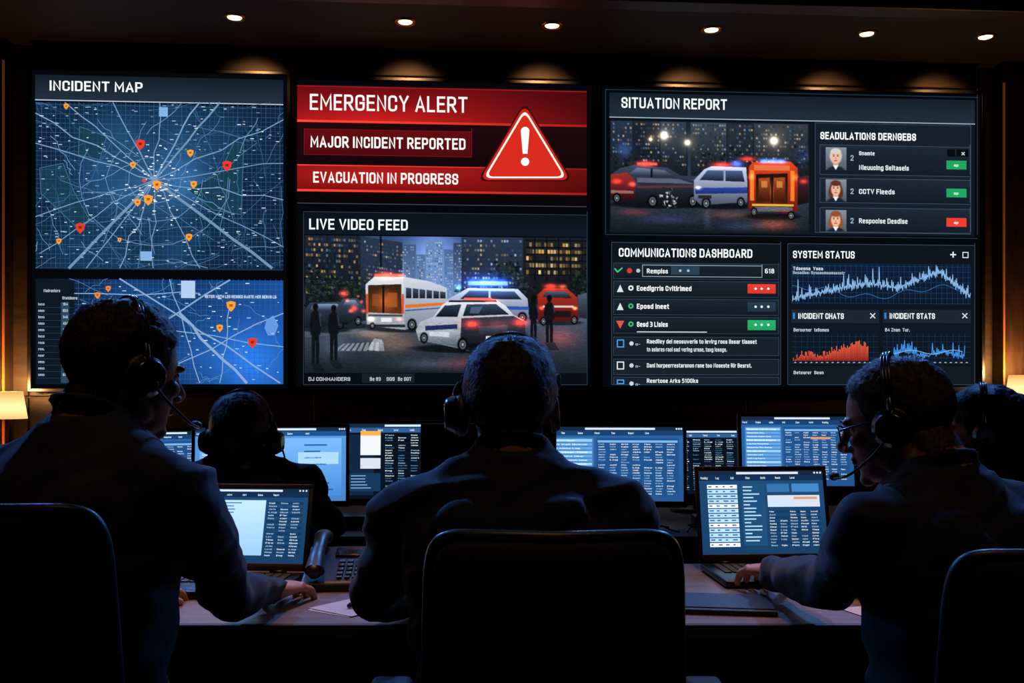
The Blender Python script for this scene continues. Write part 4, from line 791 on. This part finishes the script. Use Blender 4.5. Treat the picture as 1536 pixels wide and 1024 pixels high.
# ---------------------------------------------------------------- office chairs
def chair(x,y,yaw,top=1.03,w=.40,back=-.235,h=.52):
    e=empty('office_chair',Matrix.Translation((x,y,0))@Matrix.Rotation(math.radians(yaw),4,'Z'))
    mb=MB(); zc=top-h/2; BT=Matrix.Translation((0,back-.005,zc))@Matrix.Rotation(math.radians(5),4,'X')
    mb.pad(w,h,.05,curve=.035,taper=.035,T=BT,m=0,ex=11); mb.obj('backrest',[M_fab],parent=e)
    mb=MB(); N=72; P=[]
    for j in range(N):
        a=2*math.pi*j/N; c_=math.cos(a);q=math.sin(a); xx=(w/2+.004)*math.copysign(abs(c_)**(2/11),c_); zz=(h/2+.004)*math.copysign(abs(q)**(2/11),q)
        xx*=1-.035*zz/(h/2); P.append((xx,.035*xx*xx/(w*w/4),zz))
    mb.tube(P,.011,0,T=BT,n=8,sub=1,closed=True)
    mb.tube([(0,back-.03,top-h*.75),(0,back-.06,.56),(0,back-.02,.43),(0,-.05,.41)],[.022,.026,.026,.03],0,flat=1.6)
    mb.obj('back_frame',[M_trimch],parent=e)
    mb=MB(); mb.pad(.49,.45,.07,curve=-.012,T=Matrix.Translation((0,.02,.428))@Matrix.Rotation(math.radians(90),4,'X'),ex=5); mb.obj('seat',[M_fab],parent=e)
    mb=MB()
    for s_ in(-1,1):
        mb.tube([(s_*.16,.0,.40),(s_*.27,.0,.40),(s_*.29,.0,.46),(s_*.29,.0,.66)],[.014,.014,.016,.018],0)
        mb.box((s_*.28,.0,.678),(.075,.25,.03),1,.012,seg=3)
    mb.obj('armrests',[M_trimch,M_trimch],parent=e,ang=.7)
    mb=MB(); mb.box((0,0,.375),(.2,.2,.04),0,.008); mb.cyl((0,0,.12),(0,0,.36),.028,.024,m=1); mb.cyl((0,0,.08),(0,0,.16),.04,m=0)
    for k in range(5):
        a=2*math.pi*k/5+.3; d=Vector((math.cos(a),math.sin(a),0))
        mb.tube([d*.03+Vector((0,0,.115)),d*.16+Vector((0,0,.105)),d*.29+Vector((0,0,.082))],[.026,.021,.016],0)
        p=d*.29; n_=Vector((-d.y,d.x,0))
        for s_ in(-1,1): mb.cyl(p+n_*s_*.006+Vector((0,0,.03)),p+n_*s_*.024+Vector((0,0,.03)),.03,m=2,n=20,bev=.004)
        mb.cyl(p+Vector((0,0,.03)),p+Vector((0,0,.085)),.008,m=1,n=10)
    mb.obj('swivel_base',[M_trimch,M_metal,M_blk],parent=e,ang=.7)
chair(.062,1.70,0,.998,.37,-.235,.5); chair(-.725,1.575,-6,1.052,.42,-.235,.54); chair(.795,1.68,8,.975,.40,-.235,.5)
chair(-.78,2.88,0,.79,.38,-.17,.28); chair(1.40,2.90,20,.79,.38,-.17,.28)
# ---------------------------------------------------------------- people
def handmesh(wrist,dirv,side,curl=1.,spread=1.):
    mb=MB(); E=lambda y,rx,rz,z=0,cx=0:[Vector((cx+rx*math.cos(2*math.pi*j/20),y,z+rz*math.sin(2*math.pi*j/20))) for j in range(20)]
    sx=-side
    mb.loft([E(-.05,.024,.019),E(-.01,.026,.018),E(.02,.034,.018),E(.055,.041,.0155),E(.085,.041,.0125,.001),E(.094,.036,.009,.001)])
    for k,(xo,L,yb,fan) in enumerate(((.0315,.072,.086,.12),(.0105,.081,.090,.03),(-.011,.075,.087,-.06),(-.031,.059,.079,-.16))):
        p=Vector((sx*xo,yb-.012,.001)); P=[p]; ang=.12*curl
        for seg,da in ((.45+.012/L,.12),(.30,.50),(.25,.45)):
            ang+=da*curl; d=Vector((math.sin(fan*spread)*sx,math.cos(ang),-math.sin(ang))).normalized(); P.append(P[-1]+d*L*seg)
        mb.tube(P,[.0095,.0090,.0082,.0070],0,n=12,sub=4,ends=True)
        mb.ell(P[0]+Vector((0,.008,.004)),(.009,.010,.008),n=8); mb.ell(P[1],(.0095,.0095,.0093),n=8)
    mb.tube([(sx*.018,.012,-.006),(sx*.040,.038,-.012),(sx*.056,.064,-.018),(sx*.060,.090,-.026)],[.016,.0135,.0108,.0085],0,n=12,sub=4,ends=True)
    V,N,Fa=remesh(mb,.0024,3,.45)
    Y=Vector(dirv).normalized(); Z=Vector((0,0,1)); Z=(Z-Y*Z.dot(Y)).normalized(); X=Y.cross(Z)
    T=Matrix(((X.x,Y.x,Z.x,wrist[0]),(X.y,Y.y,Z.y,wrist[1]),(X.z,Y.z,Z.z,wrist[2]),(0,0,0,1)))
    return [T@Vector(v) for v in V],Fa
def headparts(mb,fem=0):
    mb.ell((0,-.012,.034),(.0765,.099,.087),n=20); mb.ell((0,.022,.012),(.068,.070,.075),n=16)
    mb.ell((0,.032,-.035),(.058,.058,.075),n=16); mb.ell((0,.038,-.075),(.047,.048,.034),n=14); mb.ell((0,.074,-.097),(.021,.016,.016),n=10)
    for s_ in(-1,1):
        mb.ell((s_*.044,.012,-.062),(.016,.03,.028),n=10)
        mb.ell((s_*.040,.066,-.018),(.022,.020,.018),n=10)
        mb.ell((s_*.028,.084,.021),(.023,.011,.008),n=10)
        mb.ell((s_*.0115,.099,-.033),(.0085,.010,.0075),n=8)
        R=Matrix.Rotation(s_*.45,3,'Z'); 
        mb.ell((s_*.0795,-.008,-.004),(.007,.017,.028),R=R,n=10)
        P=[(s_*(.080+.007*max(0,math.sin(a*.5))),-.010-.017*math.sin(a)+.003,-.002+.031*math.cos(a)) for a in np.linspace(-.6,3.4,9)]
        mb.tube(P,.0042,0,n=8,sub=3,ends=True); mb.ell((s_*.079,.0,-.034),(.005,.008,.009),n=8)
    mb.tube([(0,.088,.016),(0,.098,-.004),(0,.110,-.024),(0,.108,-.031)],[.009,.0085,.0108,.009],0,n=12,sub=4,ends=True)
    mb.ell((0,.091,-.0535),(.022,.0075,.0045),n=10); mb.ell((0,.090,-.0615),(.019,.008,.0052),n=10); mb.ell((0,.082,-.048),(.02,.012,.012),n=10)
HL=([-.13,-.05,-.034,-.024,.018,.024,.04,.052,.066,.085,.12],[-.060,-.062,-.040,.030,.034,-.012,.0,.050,.078,.090,.1])
def build_head(pos,yaw,pitch,roll,scale,neckroot,thick=.009,hairline=0.):
    T=Matrix.Translation(pos)@Matrix.Rotation(math.radians(yaw),4,'Z')@Matrix.Rotation(math.radians(-pitch),4,'X')@Matrix.Rotation(math.radians(roll),4,'Y')@Matrix.Scale(scale,4)
    Ti=T.inverted(); nr=Ti@Vector(neckroot)
    mb=MB(); headparts(mb); a=Vector((0,-.022,-.03)); 
    mb.tube([a,a.lerp(nr,.5)+Vector((0,-.004,0)),nr],[.052,.053/scale,.060/scale],0,n=20,sub=5,ends=True)
    for s_ in(-1,1): mb.tube([(s_*.033,-.03,-.05),(s_*.026,-.052,-.09),nr+Vector((s_*.025,-.02,.0))],[.020,.020,.026],0,n=10,sub=4,ends=True)
    V,N,Fa=remesh(mb,.0036,3,.5)
    for s_ in(-1,1):
        d=np.exp(-(((V[:,0]-s_*.031)/.015)**2+((V[:,2]-.002)/.009)**2))*(V[:,1]>.05); V[:,1]-=d*.009
    for s_ in(-1,1):
        d=np.exp(-(((V[:,0]-s_*.019)/.006)**2+((V[:,2]+.015)/.015)**2))*(V[:,1]>.06); V[:,1]-=d*.004
    d=np.exp(-(((V[:,2]+.0575)/.0016)**2+(V[:,0]/.022)**2))*(V[:,1]>.07); V[:,1]-=d*.003
    zl=np.interp(V[:,1],*HL)+hairline; s=V[:,2]-zl; s=np.where((np.abs(V[:,0])>.0795)&(V[:,2]<.034)&(V[:,1]>-.035),-1,s)
    tk=np.clip(s/.022,0,1)**.7*thick*(1+.7*np.clip((V[:,2]-.05)/.05,0,1))
    nz=np.array([noise.noise(Vector(v)*38)+.5*noise.noise(Vector(v)*110) for v in V]); V2=V+N*(tk*(1+.35*nz))[:,None]
    fs=np.array([np.mean(s[list(f)]) for f in Fa]); fx=np.array([V[list(f)].mean(0) for f in Fa])
    mi=np.where(fs>0,4,3); lipm=(np.abs(fx[:,0])<.021)&(fx[:,2]>-.067)&(fx[:,2]<-.049)&(fx[:,1]>.088); mi=np.where(lipm,7,mi)
    out=MB(); out.add([T@Vector(v) for v in V2],Fa,mi.tolist())
    hf=np.where(fs>0.001)[0]; r=random.Random(3); SV=[];SF=[]
    for k in range(14000):
        f=Fa[r.choice(hf)]; p=Vector(V2[f[0]]).lerp(Vector(V2[f[2]]),r.random()); n=Vector(N[f[0]])
        cd=Vector((0,.25,-.9)) if (p.y<-.04 or p.z<.06) else Vector((n.x*.6+.2,.9,.1))
        cd=(cd-n*cd.dot(n)).normalized(); q=.18+.35*max(0,(p.z-.07)/.05)
        d=(cd+n*q+Vector((r.gauss(0,.24),r.gauss(0,.24),r.gauss(0,.24)))).normalized(); L=(thick*.9+.004)*(r.uniform(.6,1.4)); 
        w=d.cross(n).normalized()*.00045; p=p-n*.0015; i=len(SV); SV+=[T@(p-w),T@(p+w),T@(p+d*L)]; SF.append((i,i+1,i+2))
    out.add(SV,SF,4)
    for s_ in(-1,1):
        out.ell((s_*.031,.0705,.003),(.0118,.0118,.0118),5,T=T,n=10); out.ell((s_*.031,.0795,.0025),(.0052,.0035,.0052),6,T=T,n=8)
        out.tube([(s_*.014,.094,.020),(s_*.03,.096,.026),(s_*.047,.085,.021)],[.0022,.003,.0016],4,T=T,n=6,sub=4)
        out.tube([(s_*.019,.0815,.007),(s_*.031,.085,.0105),(s_*.043,.079,.006)],[.0015,.002,.0015],3,T=T,n=6,sub=4)
    return out,T
def headset(T,mic=0,mono=0):
    mb=MB(); a0=0; a1=math.pi
    if mono==-1: a0=.35
    P=[(.0895*math.cos(a),-.012,.012+.128*math.sin(a)) for a in np.linspace(a0,a1,15)]
    for dy in (-.006,0,.006): mb.tube([(p[0],p[1]+dy,p[2]) for p in P],.0036,0,T=T,n=8,sub=3)
    P2=[(.085*math.cos(a),-.012,.012+.124*math.sin(a)) for a in np.linspace(.9,math.pi-.9,9)]; mb.tube(P2,.006,1,T=T,n=8,sub=3,flat=1.4,ends=True)
    for s_ in(-1,1):
        if mono and s_==-mono: 
            mb.box((s_*.086,-.012,.052),(.010,.030,.026),1,.004,T=T); continue
        mb.cyl((s_*.092,-.006,-.006),(s_*.117,-.006,-.006),.036,.029,m=0,T=T,n=32,bev=.006)
        Q=[(s_*.087,-.006+.027*math.cos(a),-.006+.029*math.sin(a)) for a in np.linspace(0,2*math.pi,17)[:-1]]; mb.tube(Q,.0115,1,T=T,n=10,sub=2,closed=True)
        mb.tube([(s_*.090,-.012,.012),(s_*.097,-.012,.03),(s_*.090,-.012,.05)],[.006,.0065,.005],2,T=T,n=8,sub=3)
        mb.cyl((s_*.117,-.006,-.006),(s_*.1185,-.006,-.006),.018,m=2,T=T,n=24)
    if mic:
        s_=mic; mb.tube([(s_*.113,.0,-.02),(s_*.113,.035,-.05),(s_*.098,.085,-.078),(s_*.062,.122,-.083),(s_*.045,.128,-.080)],.0027,0,T=T,n=8,sub=6)
        mb.ell((s_*.040,.129,-.079),(.014,.010,.009),1,T=T,n=10); mb.ell((s_*.113,.0,-.02),(.008,.01,.01),0,T=T,n=10)
    return mb
def person(name,base,yaw,dz,wd,head,arms,mats,mic=0,mono=0,thick=.009,hairline=0,glasses=False,longhair=False,knee=.40,handcurl=(1,1)):
    bx,by=base; cy,sy=math.cos(math.radians(yaw)),math.sin(math.radians(yaw)); zf=1+dz/.63
    def L(x,y,z):
        x*=wd; zz=.47+(z-.47)*zf if z>.47 else z; return Vector((bx+x*cy-y*sy,by+x*sy+y*cy,zz))
    hp,hyaw,hpit,hroll,hs=head
    mb=MB(); rings=[]
    for z,hw,hd,yo,e in ((.475,.13,.10,.0,2.4),(.50,.175,.135,.0,2.6),(.56,.18,.14,0,2.5),(.66,.168,.125,.0,2.4),(.76,.168,.120,.01,2.4),(.86,.180,.125,.02,2.5),(.94,.190,.126,.035,2.5),(.99,.188,.116,.045,2.4),(1.03,.165,.100,.053,2.2),(1.065,.125,.086,.060,2.),(1.095,.088,.075,.067,2.),(1.112,.064,.064,.072,2.)):
        r=[]
        for j in range(32):
            a=2*math.pi*j/32; c_=math.cos(a);q=math.sin(a)
            r.append(L(hw*math.copysign(abs(c_)**(2/e),c_),yo+hd*math.copysign(abs(q)**(2/e),q),z))
        rings.append(r)
    mb.loft(rings)
    nr=L(0,.072,1.105)
    col=[L(.060*math.cos(a)/wd,.072+.058*math.sin(a),1.120-.022*math.sin(a)) for a in np.linspace(0,2*math.pi,17)[:-1]]
    mb.tube(col,.0095,n=10,sub=2,closed=True)
    for s_ in(-1,1): mb.ell(L(s_*.085,-.045,.94),(.072,.045,.10),n=12); mb.ell(L(s_*.085,.10,.96),(.08,.05,.07),n=12)
    for s_,(el,wrp,hd_) in zip((-1,1),arms):
        sh=L(s_*.182,.05,1.0); sh0=L(s_*.10,.05,1.015); el=Vector(el); wv=Vector(wrp)
        mb.tube([sh0,sh,sh.lerp(el,.35),sh.lerp(el,.7),el],[.060,.065,.058,.051,.046],n=16,sub=5,ends=True)
        mb.tube([L(s_*.05,.055,1.080),L(s_*.11,.052,1.042),sh+Vector((0,0,.012))],[.040,.042,.045],n=14,sub=4,ends=True)
        mb.tube([el,el.lerp(wv,.3),el.lerp(wv,.75),wv],[.046,.047,.038,.033],n=16,sub=5)
        dd=(wv-el).normalized(); mb.tube([wv-dd*.035,wv-dd*.002],[.0385,.0375],n=16,sub=1)
    for s_ in(-1,1):
        kn=L(s_*.135/wd,knee,.0); kn.z=.535; hpj=L(s_*.09,.02,.0); hpj.z=.56; ft=L(s_*.135/wd,knee+.03,0); ft.z=.10
        mb.tube([hpj,hpj.lerp(kn,.5),kn],[.088,.080,.062],n=16,sub=6,ends=True); mb.tube([kn,kn.lerp(ft,.35),ft],[.062,.058,.044],n=14,sub=5,ends=True)
        fw=Vector((-sy,cy,0)); mb.tube([ft+Vector((0,0,-.055))-fw*.05,ft+Vector((0,0,-.045))+fw*.04,ft+Vector((0,0,-.062))+fw*.15],[.045,.045,.034],n=14,sub=5,ends=True)
    V,N,Fa=remesh(mb,.0085,5,.5)
    V[:,2]=np.maximum(V[:,2],.001)
    d=[]
    for v in V:
        p=Vector(v); q=Vector((p.x*5+p.z*3,p.y*6,p.z*14-p.x*4+bx*9)); a=noise.noise(q); b=noise.noise(Vector((p.x*17+p.z*9,p.y*17,p.z*24-p.x*11)))
        d.append(.014*(.4-abs(a)*1.7)+.004*b)
    d=np.array(d)*(V[:,2]>.2)*np.where(V[:,2]>nr.z-.005,.25,1); V=V+N*d[:,None]
    zc=np.array([V[list(f)].mean(0)[2] for f in Fa]); mi=np.where(zc<.105,2,np.where(zc<.66,1,0))
    out=MB(); out.add(V,Fa,mi.tolist())
    for s_,(el,wrp,hd_),cu in zip((-1,1),arms,handcurl):
        hv,hf=handmesh(wrp,hd_,s_,cu); out.add(hv,hf,3)
    ho,T=build_head(hp,hyaw,hpit,hroll,hs,nr,thick,hairline); out.add(ho.V,ho.F,ho.M)
    if longhair:
        mb=MB()
        mb.ell((0,-.02,.04),(.085,.106,.090),T=T,n=16); mb.tube([(0,-.06,.03),(0,-.10,-.06),(0,-.115,-.16),(0,-.09,-.27)],[.082,.082,.07,.04],T=T,n=18,sub=5,ends=True)
        for s_ in(-1,1): mb.tube([(s_*.07,-.035,.03),(s_*.08,-.045,-.06),(s_*.075,-.06,-.17)],[.026,.030,.02],T=T,n=12,sub=5,ends=True)
        V,N,Fa=remesh(mb,.006,4,.5); nz=np.array([noise.noise(Vector((v[0]*70,v[1]*70,v[2]*9))) for v in V]); V=V+N*(nz*.006)[:,None]
        out.add(V,Fa,4); Fn=len(Fa); r=random.Random(5); SV=[];SF=[]
        for k in range(6000):
            f=Fa[r.randrange(Fn)]; p=Vector(V[f[0]]); n=Vector(N[f[0]]); dd=(Vector((0,-.1,-1))+n*.15+Vector((r.gauss(0,.1),r.gauss(0,.1),0))).normalized(); w=dd.cross(n)
            w=(w.normalized() if w.length>1e-5 else Vector((1,0,0)))*.0006; i=len(SV); SV+=[p-w,p+w,p+dd*.035]; SF.append((i,i+1,i+2))
        out.add(SV,SF,4)
    o=Vector((bx,by,0)); out.V=[tuple(Vector(v)-o) for v in out.V]
    ob=out.obj(name,mats,M=Matrix.Translation(o))
    hs_=headset(T,mic,mono); hs_.V=[tuple(Vector(v)-Vector(hp)) for v in hs_.V]
    hs_.obj('headset',[M_gloss,M_cush,M_metal],M=Matrix.Translation(hp),ang=.8)
    if glasses:
        g=MB()
        for s_ in(-1,1):
            P=[(s_*.032+.024*math.copysign(abs(math.cos(a))**.6,math.cos(a)),.104-.006*abs(math.cos(a)),.001+.016*math.copysign(abs(math.sin(a))**.6,math.sin(a))) for a in np.linspace(0,2*math.pi,25)[:-1]]
            g.tube(P,.0019,0,T=T,n=6,sub=1,closed=True); g.tube([(s_*.056,.098,.006),(s_*.074,.085,.008),(s_*.083,.03,.012),(s_*.085,-.01,.008)],.0021,0,T=T,n=6,sub=4)
        g.tube([(-.008,.106,.006),(0,.109,.008),(.008,.106,.006)],.0016,0,T=T,n=6,sub=3)
        g.V=[tuple(Vector(v)-Vector(hp)) for v in g.V]; g.obj('eyeglasses',[M_gloss],M=Matrix.Translation(hp))
    return ob
def PM(h): return [M_shirt,M_pants,M_shoe,M_skin,h,M_eye,M_iris,M_lip]
person('seated_man',(.0,1.69),0,.0,1.0,((-.004,1.80,1.176),2,8,0,1.0),
  (((-.262,1.90,.815),(-.15,2.14,.79),(.25,.95,-.1)),((.262,1.90,.815),(.15,2.14,.79),(-.25,.95,-.1))),PM(M_hair),mic=0,mono=-1)
person('seated_man',(-.722,1.585),-22,.06,1.08,((-.655,1.69,1.242),-44,8,0,.93),
  (((-1.02,1.84,.83),(-.80,2.08,.79),(.3,.9,-.08)),((-.535,1.88,.825),(-.505,2.10,.79),(.22,.95,-.08))),PM(M_hair),mic=1,thick=.009)
person('seated_man',(.780,1.69),24,-.03,1.04,((.702,1.82,1.152),60,12,0,.93),
  (((.60,1.885,.845),(.575,2.19,.812),(-.10,.99,-.1)),((1.03,2.0,.83),(.80,2.20,.812),(-.25,.95,-.08))),PM(M_hairg),mic=-1,glasses=True,thick=.007)
person('seated_man',(-.775,2.80),0,-.075,.98,((-.775,2.86,1.068),-3,6,0,1.02),
  (((-1.0,3.0,.80),(-.90,3.21,.79),(.2,.95,-.08)),((-.55,3.0,.80),(-.66,3.21,.79),(-.2,.95,-.08))),PM(M_hair),mic=1,thick=.008)
person('seated_woman',(1.42,2.80),45,-.05,.88,((1.345,2.84,1.092),66,6,0,1.0),
  (((1.12,2.93,.80),(1.10,3.19,.79),(.0,.98,-.08)),((1.42,3.05,.80),(1.26,3.21,.79),(-.2,.95,-.08))),PM(M_hairb),mic=-1,longhair=True,knee=.38)
# ---------------------------------------------------------------- desk spotlights, plus added rim and fill spots
def spot(loc,target,e,col,size,soft=.06,blend=.7):
    ax=(Vector(target)-Vector(loc)).normalized(); loc=Vector(loc)
    mb=MB(); mb.cyl(Vector((0,0,0)),Vector((0,0,.03)),.03,m=0); mb.cyl((0,0,0),(0,0,-.05),.008,m=0,n=10)
    h0=Vector((0,0,-.06)); mb.cyl(h0-ax*.06,h0+ax*.05,.034,.042,m=0,n=28,bev=.004); mb.cyl(h0+ax*.044,h0+ax*.047,.030,m=1,n=24)
    lc=loc.copy(); lc.z=HC-.031; o=mb.obj('desk_and_added_spot',[M_blk,M_metal],M=Matrix.Translation(lc),ang=.6)
    l=bpy.data.lights.new('spot_beam','SPOT'); l.energy=e; l.color=col; l.spot_size=math.radians(size); l.spot_blend=blend; l.shadow_soft_size=soft
    q=bpy.data.objects.new('beam',l); sc.collection.objects.link(q); q.parent=o; q.location=h0+ax*(.055+soft)
    q.rotation_euler=ax.to_track_quat('-Z','Y').to_euler()
for x in (-1.05,-.5,.5,1.05):
    spot((x,2.35,3.0),(x*.9,2.25,.75),62,(1,.44,.17),32)
for x,t in ((-1.9,-.75),(0,0),(1.9,.85)):  # added blue spots, boosting the screens' rim light on heads and shoulders
    spot((x,4.3,3.0),(t,1.75,1.1),205,(.10,.32,1),44,.10)
for x in (-.75,0.0,.85):  # added warm fill from behind, lifts hair, shoulders and chair tops
    spot((x*1.2,1.15,3.0),(x,1.78,1.15),11,(1,.55,.3),36)
w=bpy.data.worlds.new('World'); sc.world=w; w.use_nodes=True; w.node_tree.nodes['Background'].inputs[0].default_value=(.02,.03,.05,1); w.node_tree.nodes['Background'].inputs[1].default_value=.3
cam=bpy.data.cameras.new('camera'); co=bpy.data.objects.new('camera',cam); sc.collection.objects.link(co)
cam.sensor_width=36; cam.lens=35; cam.shift_y=68/1536; cam.clip_start=.05; co.location=(0,0,CAMZ); co.rotation_euler=(math.radians(90),0,0); sc.camera=co
